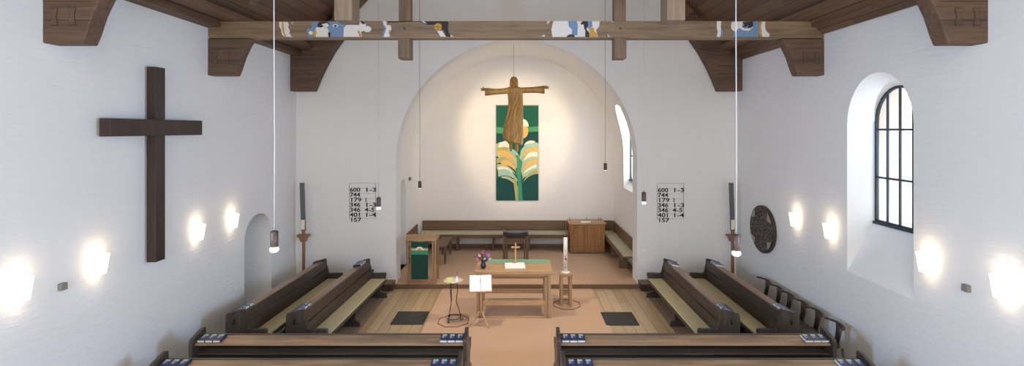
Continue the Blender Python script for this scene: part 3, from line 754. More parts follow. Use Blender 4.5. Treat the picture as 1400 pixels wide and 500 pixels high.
# ------------------------------------------------------------------ iron side table with dish
SX, SY = -1.375, 10.2
t = thing('side_table', 'slim black iron side table with curved legs left of the reading stand', 'table', (SX, SY, 0.009))
for ang in (math.radians(245), math.radians(5), math.radians(125)):
    c, s_ = math.cos(ang), math.sin(ang)
    pts = [(0.085, 0.805), (0.10, 0.65), (0.075, 0.50), (0.07, 0.40), (0.13, 0.22), (0.165, 0.10), (0.15, 0.035), (0.175, 0.012), (0.205, 0.02), (0.205, 0.05), (0.18, 0.06)]
    MB().tube([(c*u, s_*u, z) for u, z in pts], 0.0085, 7).build('leg', 'black_iron', t)
m = MB(); m.tube([(0.15*math.cos(2*PI*i/24), 0.15*math.sin(2*PI*i/24), 0.075) for i in range(25)], 0.006, 6); m.build('hoop', 'black_iron', t)
m = MB(); m.tube([(0.085*math.cos(2*PI*i/24), 0.085*math.sin(2*PI*i/24), 0.803) for i in range(25)], 0.006, 6); m.build('top_hoop', 'black_iron', t)
t = thing('glass_dish', 'wide shallow glass dish resting on the iron side table', 'dish', (SX, SY, 0.82))
MB().lathe([(0.03, 0.0), (0.09, 0.004), (0.16, 0.024), (0.212, 0.052), (0.212, 0.057), (0.158, 0.031), (0.088, 0.011), (0.01, 0.008)], n=32).build('bowl', 'glass_dish', t)
m = MB(); m.prism([(-0.06, 0.0), (0.06, 0.0), (0.06, 0.11), (-0.06, 0.11)], 'Y', -0.002, 0.002)
o = m.build('card', 'card_lime', loc=(SX-0.06, SY-0.05, 0.836)); o.rotation_euler = (-0.6, 0, 0.2); tag(o, 'lime green folded card standing in the glass dish', 'card')
t = thing('bud_vase', 'small white bud vase with a violet flower in the glass dish', 'vase', (SX+0.085, SY-0.01, 0.832))
MB().lathe([(0.03, 0), (0.036, 0.02), (0.026, 0.06), (0.014, 0.09), (0.02, 0.125), (0.012, 0.125)], n=14).build('body', 'ceramic', t)
m = MB().ball((0, 0, 0.16), 0.022, sub=1).ball((0.014, 0.0, 0.145), 0.015, sub=1); m.build('flower', 'petal_violet', t)
m = MB(); m.tube([(0, 0, 0.10), (0.0, 0.004, 0.15)], 0.003, 5); m.poly([(-0.02, 0, 0.17), (0, 0.006, 0.22), (0.02, 0, 0.20), (0.0, -0.004, 0.17)]); m.build('stem', 'leaf_green', t)
t = thing('white_shell', 'white scallop shells lying in the glass dish', 'shell', (SX+0.01, SY-0.09, 0.842))
MB().ball((0, 0, 0.008), 0.026, 1, 1, 0.45).ball((0.05, 0.01, 0.012), 0.018, 1, 1, 0.5).build('shell', 'ceramic', t)

# ------------------------------------------------------------------ paschal candle on its stand
KX, KY = 1.135, 11.14
t = thing('candle_stand', 'oak four-post stand right of the altar carrying the tall candle', 'stand', (KX, KY, 0.009))
for sx in (-1, 1):
    for sy in (-1, 1):
        MB().box(sx*0.105-0.032, sx*0.105+0.032, sy*0.105-0.032, sy*0.105+0.032, 0, 0.69).build('leg', 'oak', t, 0.004)
MB().box(-0.072, 0.072, -0.03, 0.03, 0.22, 0.34).build('stretcher', 'oak', t, 0.003)
MB().box(-0.155, 0.155, -0.155, 0.155, 0.691, 0.745).build('top', 'oak_x', t, 0.005)
t = thing('paschal_candle', 'tall white decorated candle on the oak stand right of the altar', 'candle', (KX, KY, 0.755))
MB().lathe([(0.10, 0), (0.11, 0.012), (0.06, 0.022), (0.02, 0.022)], n=28).build('saucer', 'ceramic', t)
MB().lathe([(0.05, 0.023), (0.05, 0.80), (0.046, 0.815), (0.02, 0.805)], n=28).build('candle_body', 'candle_white', t)
MB().tube([(0, 0, 0.80), (0.002, 0, 0.835)], 0.003, 6).build('wick', 'ink', t)
m = MB()
def patch(m, a, z, r, i):
    m.mi = i; x, y = 0.0515*math.sin(a), -0.0515*math.cos(a)
    m.ball((x, y, z), r, 1, 0.25, 1, 1)
for k in range(11):
    z = 0.13+0.041*k
    patch(m, 0.25*math.sin(k*1.7)-0.1, z, 0.012+0.005*(k % 3 == 0), (0, 1)[k % 2])
patch(m, 0, 0.33, 0.030, 0); patch(m, 0.05, 0.33, 0.016, 2)
patch(m, 0.3, 0.42, 0.016, 1); patch(m, -0.35, 0.40, 0.014, 1); patch(m, -0.1, 0.22, 0.018, 1)
m.build('wax_ornament', ['candle_red', 'candle_gold', 'candle_white'], t)

# ------------------------------------------------------------------ chancel furniture
FZ = 0.1
# ambo with green frontal
t = thing('lectern', 'oak lectern with green hanging cloth at the left edge of the chancel step', 'lectern', (-2.48, 12.56, FZ))
for sx, sy in ((-1,-1), (1,-1), (-1,1), (1,1)):
    m = MB(); m.box(sx*0.355-0.022, sx*0.355+0.022, sy*0.20-0.03, sy*0.20+0.03, 0, 1.10); m.box(sx*0.29-0.016, sx*0.29+0.016, sy*0.20-0.025, sy*0.20+0.025, 0.0, 1.10); m.build('leg', 'oak', t, 0.003)
MB().prism([(-0.26, 1.11), (0.26, 1.11), (0.26, 1.18), (-0.26, 1.29)], 'X', -0.385, 0.385).build('desk', 'oak_x', t, 0.006)
MB().box(-0.27, 0.27, -0.22, -0.19, 0.03, 0.10).build('rail', 'oak_x', t, 0.003)
MB().box(0.32, 0.345, -0.165, 0.165, 0.3, 0.37).box(-0.345, -0.32, -0.165, 0.165, 0.3, 0.37).build('side_rail', 'oak', t)
t = thing('lectern_cloth', 'dark green cloth with a white and gold sun hanging on the lectern front', 'cloth', (-2.51, 12.56, FZ))
m = MB(); m.box(-0.225, 0.205, -0.268, -0.262, 0.13, 1.10); m.build('cloth', 'green_cloth', t)
m = MB(); m.mi = 0; m.box(-0.225, 0.205, -0.271, -0.2685, 0.77, 0.88); m.mi = 1; m.box(-0.225, 0.205, -0.272, -0.2695, 0.885, 0.905); m.mi = 2; m.box(-0.225, 0.205, -0.272, -0.2695, 0.915, 0.94)
m.mi = 3; m.prism([(0.105*math.cos(PI*i/16)-0.01, 0.88+0.095*math.sin(PI*i/16)) for i in range(17)], 'Y', -0.275, -0.2725)
m.mi = 2; m.prism([(0.062*math.cos(PI*i/16)-0.01, 0.88+0.055*math.sin(PI*i/16)) for i in range(17)], 'Y', -0.278, -0.2755)
m.build('sun_emblem', ['green_light', 'cloth_white', 'cloth_orange', 'cloth_white'], t)
# low bench behind the lectern
t = thing('low_bench', 'short oak bench standing lengthwise behind the lectern', 'bench', (-2.27, 14.75, FZ))
MB().box(-0.17, 0.17, -0.62, 0.62, 0.49, 0.54).build('seat', 'bench_wood', t, 0.005)
for sx in (-1, 1):
    for sy in (-1, 1): MB().box(sx*0.12-0.03, sx*0.12+0.03, sy*0.55-0.035, sy*0.55+0.035, 0, 0.489).build('leg', 'bench_wood', t, 0.003)
# stool behind the altar
t = thing('chancel_stool', 'oak stool with dark saddle-shaped leather seat behind the altar cross', 'stool', (-0.045, 14.55, FZ))
for sx in (-1, 1):
    for sy in (-1, 1):
        m = MB(); m.box(sx*0.35-0.035, sx*0.35+0.035, sy*0.20-0.035, sy*0.20+0.035, 0, 0.79); m.box(sx*0.27-0.02, sx*0.27+0.02, sy*0.20-0.03, sy*0.20+0.03, 0, 0.75); m.build('leg', 'bench_wood', t, 0.004)
MB().box(-0.248, 0.248, -0.215, -0.185, 0.56, 0.72).build('rail', 'bench_wood', t, 0.004)
MB().box(-0.248, 0.248, 0.185, 0.215, 0.56, 0.72).build('rail', 'bench_wood', t, 0.004)
m = MB(); rows = []
for j in range(9):
    x = -0.40+0.1*j; z = 0.79+0.045*(abs(x)/0.4)**2
    rows.append([(x, -0.24, z), (x, 0.24, z), (x, 0.24, z+0.05), (x, -0.24, z+0.05)])
rows = [[(x*0.95, y, max(z, 0.7925 if abs(x) > 0.3 else 0.77)) for x, y, z in rr] for rr in rows]
m.rings(rows); m.build('seat', 'dark_leather', t)
# wall benches
def wall_bench(label, loc, rotz, L, cut=0.0):
    t = thing('wall_bench', label, 'bench', loc, rotz, 'benches round the chancel walls')
    # local x along, y towards the room is -y
    MB().box(0, L, -0.055, -0.015, 0.58, 0.91).build('backboard', 'bench_wood', t, 0.004)
    MB().box(0, L, -0.60, -0.06, 0.50, 0.54).build('seat', 'bench_wood', t, 0.004)
    MB().box(0.02, L-0.02, -0.58, -0.07, 0.541, 0.58).build('cushion', 'cushion_sage', t, 0.012)
    MB().box(0, L, -0.60, -0.57, 0.44, 0.499).build('front_rail', 'bench_wood', t, 0.003)
    MB().box(0.02, L-0.02, -0.10, -0.06, 0.0, 0.12).build('plinth', 'bench_wood', t, 0.003)
    n = max(2, int(L/1.2)+1)
    for i in range(n):
        x = 0.06+(L-0.12-cut)*i/(n-1)
        MB().box(x-0.03, x+0.03, -0.50, -0.16, 0, 0.439).build('leg', 'bench_wood', t)
    return t
wall_bench('long cushioned bench along the back wall of the chancel', (-3.22, 16.2, FZ), 0, 4.86)
tb = wall_bench('cushioned bench along the right wall of the chancel beside the cabinet', (3.3, 16.13, FZ), -PI/2, 3.2, 0.75)
for ch in tb.children:
    if ch.name.startswith(('seat', 'cushion', 'front_rail', 'leg')): ch.scale.y = 0.72; 
    if ch.name.startswith(('cushion',)): ch.scale.y = 0.70
tb.children[0].scale.y = 1
tc_ = wall_bench('short cushioned bench along the left wall of the chancel, past the door recess', (-3.3, 14.16, FZ), PI/2, 1.40)
for ch in tc_.children:
    if not ch.name.startswith(('backboard', 'plinth')): ch.scale.y = 0.72
MB().box(1.66, 3.235, 16.145, 16.185, FZ+0.58, FZ+0.91).build('x', 'bench_wood')
o = bpy.data.objects['x']; o.name = 'wainscot_board'; tag(o, 'dark backboard on the wall behind the oak cabinet', 'board')
# cabinet
t = thing('cabinet', 'oak cabinet with two panelled doors in the right corner of the chancel', 'cabinet', (2.27, 15.62, FZ))
MB().box(-0.56, 0.56, -0.29, 0.36, 0.05, 0.94).build('body', 'oak_cabinet', t, 0.003)
MB().box(-0.53, 0.53, -0.27, 0.34, 0, 0.049).build('plinth', 'bench_wood', t)
MB().box(-0.60, 0.60, -0.33, 0.38, 0.941, 0.985).build('top', 'oak_x', t, 0.005)
for sx in (-1, 1):
    x0, x1 = (-0.545, -0.005) if sx < 0 else (0.005, 0.545)
    m = MB(); m.box(x0, x0+0.09, -0.315, -0.291, 0.13, 0.92); m.box(x1-0.09, x1, -0.315, -0.291, 0.13, 0.92)
    m.box(x0+0.091, x1-0.091, -0.315, -0.291, 0.83, 0.92); m.box(x0+0.091, x1-0.091, -0.315, -0.291, 0.13, 0.24)
    d = m.build('door', 'oak_cabinet', t, 0.003)
    m = MB(); m.box(x0+0.10, x1-0.10, -0.302, -0.2915, 0.25, 0.82); m.build('door_panel', 'oak_cabinet', d, 0.004)
    MB().ball((-sx*-0.04 if sx > 0 else -0.04, -0.322, 0.55), 0.009, sub=1).build('knob', 'brass', d)
m = MB(); m.box(-0.18, 0.14, -0.2, 0.03, 0, 0.004); tag(m.build('paper_sheet', 'page', loc=(2.27, 15.62, FZ+0.9855)), 'white paper sheet lying on the oak cabinet', 'paper')
for k, (x, lb) in enumerate(((-0.52, 'small brass candlestick at the left end of the cabinet top'), (0.05, 'small brass candlestick at the middle of the cabinet top'), (0.44, 'small brass candlestick right of the middle one on the cabinet top'), (0.52, 'small brass candlestick at the right end of the cabinet top'))):
    t = thing('candlestick', lb, 'candlestick', (2.27+x, 15.62+0.2, FZ+0.9855), 0, 'candlesticks on the cabinet')
    MB().lathe([(0.028, 0), (0.026, 0.008), (0.008, 0.014), (0.008, 0.06), (0.014, 0.066), (0.006, 0.07)], n=12).build('foot', 'brass', t)
    MB().tube([(0, 0, 0.0705), (0, 0, 0.13)], 0.007, 8).build('candle', 'candle_gold', t)

# steps beside the arch
for x0, x1, lb, s_ in ((-3.56, -3.17, 'low dark wooden step block at the left foot of the arch', -1), (3.15, 3.52, 'low dark wooden step block at the right foot of the arch', 1)):
    t = thing('step_block', lb, 'step', ((x0+x1)/2, 12.21, 0), 0, 'step blocks at the arch')
    h = (x1-x0)/2
    MB().box(-h, h, -0.15, 0.18, 0, 0.16).build('body', 'chair_wood', t, 0.003)
    MB().box(-h-0.01, h+0.01, -0.17, 0.185, 0.161, 0.19).build('tread', 'bench_wood', t, 0.004)

# ------------------------------------------------------------------ banner on the chancel back wall
t = thing('wall_banner', 'tall green woven banner with a leafy sheaf and sun behind the statue', 'banner', (0.005, 16.2, 1.69))
BW, BH = 1.44, 3.22
MB().box(-BW/2, BW/2, -0.030, -0.022, 0, BH).build('cloth', 'ban_green', t)
MB().tube([(-BW/2-0.02, -0.026, BH+0.012), (BW/2+0.02, -0.026, BH+0.012)], 0.012, 8).build('rod', 'oak_x', t)
bcols = ['ban_teal', 'ban_light', 'ban_olive', 'ban_cream', 'ban_orange', 'ban_mint', 'ban_sage', 'ban_jade', 'ban_green']
bm_ = MB(); bk = [0]
def bpt(x, y): return (-BW/2+(x-28)/209*BW, (480-y)/464*BH)
def bp_(c, pts):
    bm_.mi = bcols.index('ban_'+c); d = -0.0312-0.0004*bk[0]; bk[0] += 1
    P = [bpt(x, y) for x, y in pts]; P = [(min(BW/2, max(-BW/2, x)), min(BH, max(0, z))) for x, z in P]
    bm_.poly([(x, d, z) for x, z in P])
def bez(p0, p1, p2, n=10): return [((1-u)**2*p0[0]+2*u*(1-u)*p1[0]+u*u*p2[0], (1-u)**2*p0[1]+2*u*(1-u)*p1[1]+u*u*p2[1]) for u in [i/n for i in range(n+1)]]
def leaf(c, p0, c1, p2, c2): bp_(c, bez(p0, c1, p2)+bez(p2, c2, p0)[1:-1])
bp_('teal', bez((28,380),(70,350),(125,385))+[(132,480),(28,480)])
bp_('teal', bez((160,400),(190,340),(237,350))+[(237,480),(165,480)])
bp_('light', [(28,118),(60,124),(100,120),(100,148),(60,152),(28,150)])
bp_('light', [(185,122),(237,116),(237,142),(180,145)])
bp_('teal', [(28,150),(60,154),(110,150),(110,190),(28,190)])
bp_('teal', bez((180,146),(210,144),(237,144))+[(237,200),(160,200)])
bp_('orange', [(160+27*math.sin(a), 140-36*math.cos(a)) for a in [2*PI*i/24 for i in range(24)]])
bp_('cream', [(158+31*math.cos(a), 118-38*math.sin(a)) for a in [PI*i/14 for i in range(15)]])
bp_('sage', bez((28,205),(60,180),(100,225))+[(150,300),(120,330),(28,260)])
bp_('sage', bez((150,235),(190,175),(237,200))+[(237,330),(160,370),(140,300)])
bp_('cream', bez((36,222),(48,190),(75,188))+bez((75,188),(95,200),(98,226)))
def arc(c, p0, c1, a, b_, c2): bp_(c, bez(p0, c1, a)+bez(b_, c2, p0))
# right half: arches bending out over one another
arc('cream', (165,212), (180,176), (222,190), (205,205), (190,196))
arc('mint', (146,258), (172,178), (237,206), (237,222), (186,206))
arc('orange', (150,268), (178,206), (237,224), (237,242), (190,226))
arc('olive', (150,285), (184,232), (237,244), (237,262), (196,250))
arc('cream', (162,286), (186,226), (234,246), (232,268), (200,256))
arc('sage', (150,312), (186,262), (237,268), (237,288), (196,286))
arc('orange', (158,342), (176,282), (232,278), (230,300), (196,298))
arc('mint', (156,378), (176,296), (237,306), (237,326), (190,326))
arc('cream', (160,352), (178,318), (226,302), (228,318), (192,326))
arc('olive', (160,392), (184,336), (237,328), (237,350), (196,348))
# left half
arc('olive', (130,255), (84,196), (34,222), (36,246), (78,222))
arc('cream', (98,226), (84,186), (44,196), (46,222), (72,210))
arc('orange', (132,300), (92,214), (34,240), (36,262), (84,242))
arc('mint', (160,302), (132,214), (84,228), (90,242), (128,246))
arc('orange', (124,306), (84,248), (46,250), (64,262), (90,276))
arc('olive', (128,336), (76,244), (30,276), (32,300), (76,276))
arc('orange', (130,340), (98,262), (50,288), (56,310), (94,298))
arc('sage', (130,356), (84,290), (32,304), (32,326), (78,314))
arc('cream', (122,372), (96,296), (36,318), (40,362), (76,330))
arc('olive', (134,388), (96,316), (40,330), (46,352), (90,342))
arc('mint', (142,392), (92,300), (38,336), (42,364), (86,342))
arc('sage', (138,424), (110,346), (50,364), (62,372), (100,370))
bp_('jade', [(135,262),(158,290),(150,340),(158,480),(132,480),(136,400),(128,340),(138,300)])
bp_('olive', [(112,370),(124,360),(136,420),(138,480),(124,480)])
bp_('light', [(130,260),(140,256),(148,320),(142,400),(134,350)])
o = bm_.build('woven_motif', bcols, t, recalc=False)

# ------------------------------------------------------------------ hanging wooden statue
SXc, SYc = -0.09, 13.2
K = 13.2/F/4.0
def sx_(x): return (x-250)*K
def sz_(y): return 4.1-((90+y/4)-177)*13.2/F-3.4
t = thing('hanging_statue', 'carved golden-brown wooden robed figure with outstretched arms hanging on a cord in the arch', 'statue', (SXc, SYc, 3.4))
m = MB()
def ring_xy(cx, cy, z, rx, ry, fold=0, ph=0, n=40, tilt=0):
    out = []
    for i in range(n):
        a = 2*PI*i/n; k = 1+fold*math.sin(a*9+ph)+fold*0.6*math.sin(a*5-ph*1.3)
        out.append((cx+rx*k*math.cos(a), cy+ry*k*math.sin(a), z+tilt*math.cos(a)*rx))
    return out
body = [  # y_crop, x left, x right, depth, fold
    (112, 236, 268, .065, 0), (118, 214, 290, .09, .0), (126, 207, 299, .115, .0), (140, 211, 300, .125, .01), (165, 216, 298, .13, .02), (195, 219, 296, .13, .03),
    (225, 219, 296, .135, .04), (265, 213, 296, .14, .05), (305, 204, 297, .15, .06), (345, 196, 297, .16, .065), (385, 189, 298, .17, .07), (412, 194, 297, .165, .07), (418, 200, 292, .14, .06)]
m.rings([ring_xy(sx_((a+b)/2), 0.0-0.02*math.sin(i), sz_(y), (b-a)/2*K, d, f, i*0.35, tilt=-0.22*min(1, max(0, (y-250)/150))) for i, (y, a, b, d, f) in enumerate(body)])
# diagonal folds of the mantle
for k, (p, q) in enumerate((((240, 150), (208, 300)), ((236, 260), (204, 395)), ((262, 300), (236, 412)), ((286, 165), (228, 352)), ((282, 150), (222, 330)), ((290, 190), (235, 372)), ((292, 235), (252, 398)), ((270, 140), (216, 260)), ((292, 280), (274, 410)))):
    pts = [(sx_(p[0]+(q[0]-p[0])*u+6*math.sin(u*PI)), -0.125-0.03*u, sz_(p[1]+(q[1]-p[1])*u)) for u in [i/6 for i in range(7)]]
    m.tube(pts, [0.006, 0.013, 0.022, 0.026, 0.026, 0.022, 0.014], 8)
# hanging mantle edge at the figure's left side
m.tube([(sx_(292), -0.02, sz_(150)), (sx_(295), -0.03, sz_(230)), (sx_(292), -0.05, sz_(330)), (sx_(290), -0.05, sz_(432))], [0.03, 0.035, 0.04, 0.035], 10)
def arm(sgn, pts):
    rings = []
    for x, yc, hz, dy, d in pts:
        cx, cz = sx_(x), sz_(yc)
        rings.append([(cx, d+dy*math.cos(2*PI*i/20), cz+hz*K*math.sin(2*PI*i/20)*(1.0 if math.sin(2*PI*i/20) > 0 else 1.0)) for i in range(20)])
    m.rings(rings)
arm(1, [(262, 134, 14, .06, 0), (290, 134, 17, .075, 0), (315, 133, 16, .07, -.01), (345, 132, 16, .065, -.02), (375, 131, 18, .06, -.03), (400, 131, 21, .06, -.04), (417, 131, 23, .06, -.045), (418, 131, 17, .045, -.045), (405, 129, 12, .03, -.045)])
arm(-1, [(238, 134, 14, .06, 0), (212, 136, 17, .075, 0), (188, 139, 16, .07, -.01), (160, 141, 16, .065, -.02), (130, 142, 18, .06, -.03), (108, 142, 21, .06, -.04), (93, 143, 22, .06, -.045), (92, 143, 16, .045, -.045), (105, 140, 12, .03, -.045)])
# wrists, palms, fingers, thumbs
for sg, xw, zw in ((1, 412, 120), (-1, 98, 130)):
    X = sx_(xw); Z = sz_(zw)
    m.tube([(X-sg*0.05, -0.045, Z-0.01), (X+sg*0.03, -0.05, Z)], [0.026, 0.024], 10)
    m.ball((X+sg*0.055, -0.055, Z), 0.040, 1.1, 0.5, 0.95)
    for j in range(4):
        zz = Z+0.031-0.0205*j; L = (0.072, 0.083, 0.078, 0.062)[j]
        m.tube([(X+sg*0.08, -0.055, zz), (X+sg*(0.08+L*0.55), -0.062, zz+0.005*(1.5-j)), (X+sg*(0.08+L), -0.078, zz+0.010*(1.5-j))], [0.0095, 0.009, 0.0075], 8)
    m.tube([(X+sg*0.045, -0.055, Z+0.025), (X+sg*0.065, -0.07, Z+0.055), (X+sg*0.085, -0.078, Z+0.075)], [0.013, 0.012, 0.009], 8)
# neck, head, hair, beard, face
m.tube([(0, 0.0, sz_(125)), (0, 0.0, sz_(105))], [0.06, 0.055], 14)
hz = sz_(88)
m.rings([ring_xy(0, -0.01, hz+z, rx, ry, 0, n=28) for z, rx, ry in ((-0.145, .025, .03), (-0.12, .055, .07), (-0.07, .078, .095), (-0.01, .080, .096), (0.02, .080, .094), (0.06, .084, .108), (0.11, .062, .08), (0.14, .03, .04))])
for sg in (-1, 1):   # long hair
    m.tube([(sg*0.03, 0.02, hz+0.13), (sg*0.078, 0.0, hz+0.07), (sg*0.094, -0.015, hz-0.02), (sg*0.092, -0.02, hz-0.10), (sg*0.085, 0.0, hz-0.17), (sg*0.075, 0.03, hz-0.21)], [0.030, 0.030, 0.026, 0.028, 0.026, 0.016], 10)
    m.tube([(sg*0.012, -0.108, hz+0.022), (sg*0.04, -0.112, hz+0.034), (sg*0.066, -0.088, hz+0.022)], [0.010, 0.015, 0.010], 8)  # brow
    m.ball((sg*0.034, -0.100, hz+0.002), 0.012, 1.3, 0.8, 0.7, 1); m.ball((sg*0.046, -0.088, hz-0.038), 0.026, 1, 0.9, 1, 1)     # eyes, cheeks
    m.tube([(sg*0.008, -0.115, hz-0.062), (sg*0.04, -0.098, hz-0.075), (sg*0.05, -0.08, hz-0.10)], [0.009, 0.012, 0.009], 8)  # moustache
m.tube([(0, 0.06, hz+0.12), (0, 0.11, hz+0.03), (0, 0.10, hz-0.10), (0, 0.06, hz-0.20)], [0.05, 0.065, 0.06, 0.04], 12)
m.tube([(0, -0.110, hz+0.025), (0, -0.128, hz-0.015), (0, -0.138, hz-0.04), (0, -0.118, hz-0.052)], [0.011, 0.014, 0.020, 0.014], 8)
m.tube([(0, -0.10, hz-0.085), (0, -0.12, hz-0.12), (0, -0.115, hz-0.165), (0, -0.09, hz-0.20)], [0.03, 0.042, 0.034, 0.012], 12)
for sg in (-1, 1): m.ball((sg*0.018, -0.112, hz-0.074), 0.012, 1.4, 0.7, 0.5, 1)
# feet hanging side by side
for x0, x1, yt, yb in ((222, 245, 405, 465), (256, 278, 405, 468)):
    cx = sx_((x0+x1)/2)
    m.tube([(cx, 0.01, sz_(yt-20)), (cx, 0.0, sz_(yt+12)), (cx, -0.03, sz_(yt+35)), (cx, -0.075, sz_(yb-12)), (cx, -0.11, sz_(yb-4))], [0.045, 0.042, 0.046, 0.042, 0.026], 12)
    for j in range(5): m.ball((cx-0.034+0.017*j, -0.128+0.004*abs(j-1.5), sz_(yb-1)), 0.0125, 1, 1.5, 0.9, 1)
st = m.build('figure', 'statue_wood', t, smooth=True)
md = st.modifiers.new('remesh', 'REMESH'); md.mode = 'VOXEL'; md.voxel_size = 0.007; md.use_smooth_shade = True
sm = st.modifiers.new('smooth', 'SMOOTH'); sm.factor = 0.5; sm.iterations = 2
bake(st)
MB().tube([(0, 0.0, hz+0.13), (0, 0.0, 6.40-3.4+0.17)], 0.005, 6).build('cord', 'cord_grey', t)
MB().tube([(0, 0, hz+0.12), (0, 0, hz+0.16)], 0.012, 8).build('eyelet', 'brass', t)

# ------------------------------------------------------------------ pendants
def pendant(x, y, zbot, label, top, big=True, cordmat='cord_white', lit=False):
    t = thing('pendant_lamp', label, 'lamp', (x, y, zbot), 0, 'pendant lamps on long cords')
    R = 0.043
    if big:
        MB().lathe([(R, 0.075), (R+0.002, 0.08), (R+0.002, 0.252), (R-0.006, 0.258), (0.01, 0.258)], n=20).build('lamp_body', 'lamp_wood', t)
        MB().lathe([(0.012, 0.0), (0.036, 0.006), (0.054, 0.028), (0.055, 0.045), (0.046, 0.062), (0.036, 0.074), (0.02, 0.074)], n=20).build('bulb', 'bulb_glass', t)
        MB().lathe([(0.01, 0.259), (0.01, 0.285), (0.004, 0.29)], n=10).build('cord_grip', 'steel', t)
        z0 = 0.29
    else:
        MB().lathe([(R, 0.0), (R, 0.17), (R-0.008, 0.176), (0.01, 0.176)], n=20).build('lamp_body', 'lamp_wood', t)
        MB().lathe([(0.01, -0.014), (0.03, -0.01), (0.034, -0.001), (0.02, -0.001)], n=16).build('bulb', 'bulb_warm', t)
        z0 = 0.176
    rr = 0.006 if big else 0.005
    MB().tube([(0, 0, z0), (0.004, 0.0, z0+1.0), (-0.003, 0, z0+2.2), (-0.008, 0, top-zbot)], rr, 6).build('cord', cordmat, t)
def rz_at(x): return RZ+RS*((x-RX) if x < -0.1 else (-0.2-RX-x))
pendant(-2.87, 5.62, 2.645, 'large near pendant lamp with pale bulb hanging before the left wall niche', rz_at(-2.87)-0.02)
pendant(2.59, 5.62, 2.60, 'large near pendant lamp with pale bulb hanging before the right round relief', rz_at(2.59)-0.02)
pendant(-2.84, 9.75, 2.45, 'farther pendant lamp with pale bulb hanging beside the left hymn board', rz_at(-2.84)-0.02)
pendant(2.60, 9.75, 2.56, 'farther pendant lamp with pale bulb hanging beside the right hymn board', rz_at(2.60)-0.02)
pendant(-2.48, 12.12, 2.61, 'small dark pendant lamp on a thin cord in the left of the chancel arch', rz_at(-2.48)-0.02, False, 'cord_grey')
pendant(2.25, 12.12, 3.07, 'small dark pendant lamp on a thin cord in the right of the chancel arch', rz_at(2.25)-0.02, False, 'cord_grey')

# ------------------------------------------------------------------ wall lamps
def sconce(X, sd, y, label):
    t = thing('wall_lamp', label, 'lamp', (X, y, 2.12), 0, 'lit wall lamps')
    f = lambda d: -sd*d
    m = MB(); b0 = [(f(0.02), -0.10, 0.0), (f(0.02), 0.10, 0.0), (f(0.085), 0.09, 0.0), (f(0.085), -0.09, 0.0)]
    b1 = [(f(0.02), -0.12, 0.27), (f(0.02), 0.12, 0.27), (f(0.12), 0.105, 0.27), (f(0.12), -0.105, 0.27)]
    m.rings([b0, b1]); m.build('shade', 'shade_lit', t)
    MB().box(min(f(0.0), f(0.02)), max(f(0.0), f(0.02)), -0.05, 0.05, 0.0, 0.2).build('wall_plate', 'metal_grey', t)
    for dz, pw in ((0.34, 1.3), (-0.08, 0.45)):
        l = bpy.data.lights.new('lamp_glow', 'POINT'); l.energy = pw; l.color = (1.0, 0.78, 0.55); l.shadow_soft_size = 0.05
        o = bpy.data.objects.new('lamp_glow', l); COL.objects.link(o); o.parent = t; o.location = (f(0.16), 0, dz)
    return t
for y, lb in ((5.45, 'lit wall lamp nearest the viewer on the left wall'), (6.48, 'lit left wall lamp between the small box and the big cross'), (8.51, 'lit left wall lamp just right of the big cross'), (9.55, 'lit left wall lamp beside the arched niche')):
    sconce(XL, -1, y, lb)
for y, lb in ((5.54, 'lit wall lamp nearest the viewer on the right wall'), (6.58, 'lit right wall lamp just right of the tall window'), (8.62, 'lit right wall lamp just left of the tall window'), (9.70, 'lit right wall lamp beside the round relief')):
    sconce(XR, 1, y, lb)

# small wall fittings
def wallbox(name, x0, x1, y, z, s, mat, label, cat):
    t = thing(name, label, cat, ((x0+x1)/2, y, z)); h = abs(x1-x0)/2
    MB().box(-h, h, -s/2, s/2, -s/2, s/2).build('housing', mat, t, 0.006)
    sd = 1 if x0 < 0 else -1
    MB().box(min(sd*h, sd*(h+0.006)), max(sd*h, sd*(h+0.006)), -s*0.36, s*0.36, -s*0.36, s*0.36).build('front_plate', 'line_grey', t)
wallbox('sensor_box', XL, XL+0.05, 6.0, 2.12, 0.09, 'metal_grey', 'small grey box on the left wall between two lamps', 'sensor')
wallbox('sensor_box', XR-0.05, XR, 6.03, 2.09, 0.09, 'metal_grey', 'small grey box on the right wall between two lamps', 'sensor')
wallbox('loudspeaker', -3.30, -3.24, 14.5, 2.6, 0.10, 'metal_grey', 'small grey box on the chancel side wall above the bench', 'speaker')
m = MB(); m.box(-0.04, 0.04, -0.012, 0, -0.04, 0.04); tag(m.build('wall_socket', 'plastic_dark', bevel=0.004, loc=(-3.78, YW, 0.42)), 'small dark wall socket beside the left foot of the arch', 'socket')
m = MB(); m.box(-0.04, 0.04, -0.012, 0, -0.04, 0.04); tag(m.build('wall_socket', 'ceramic', bevel=0.004, loc=(3.3, YW, 0.95)), 'small pale wall socket right of the arch above the step block', 'socket')

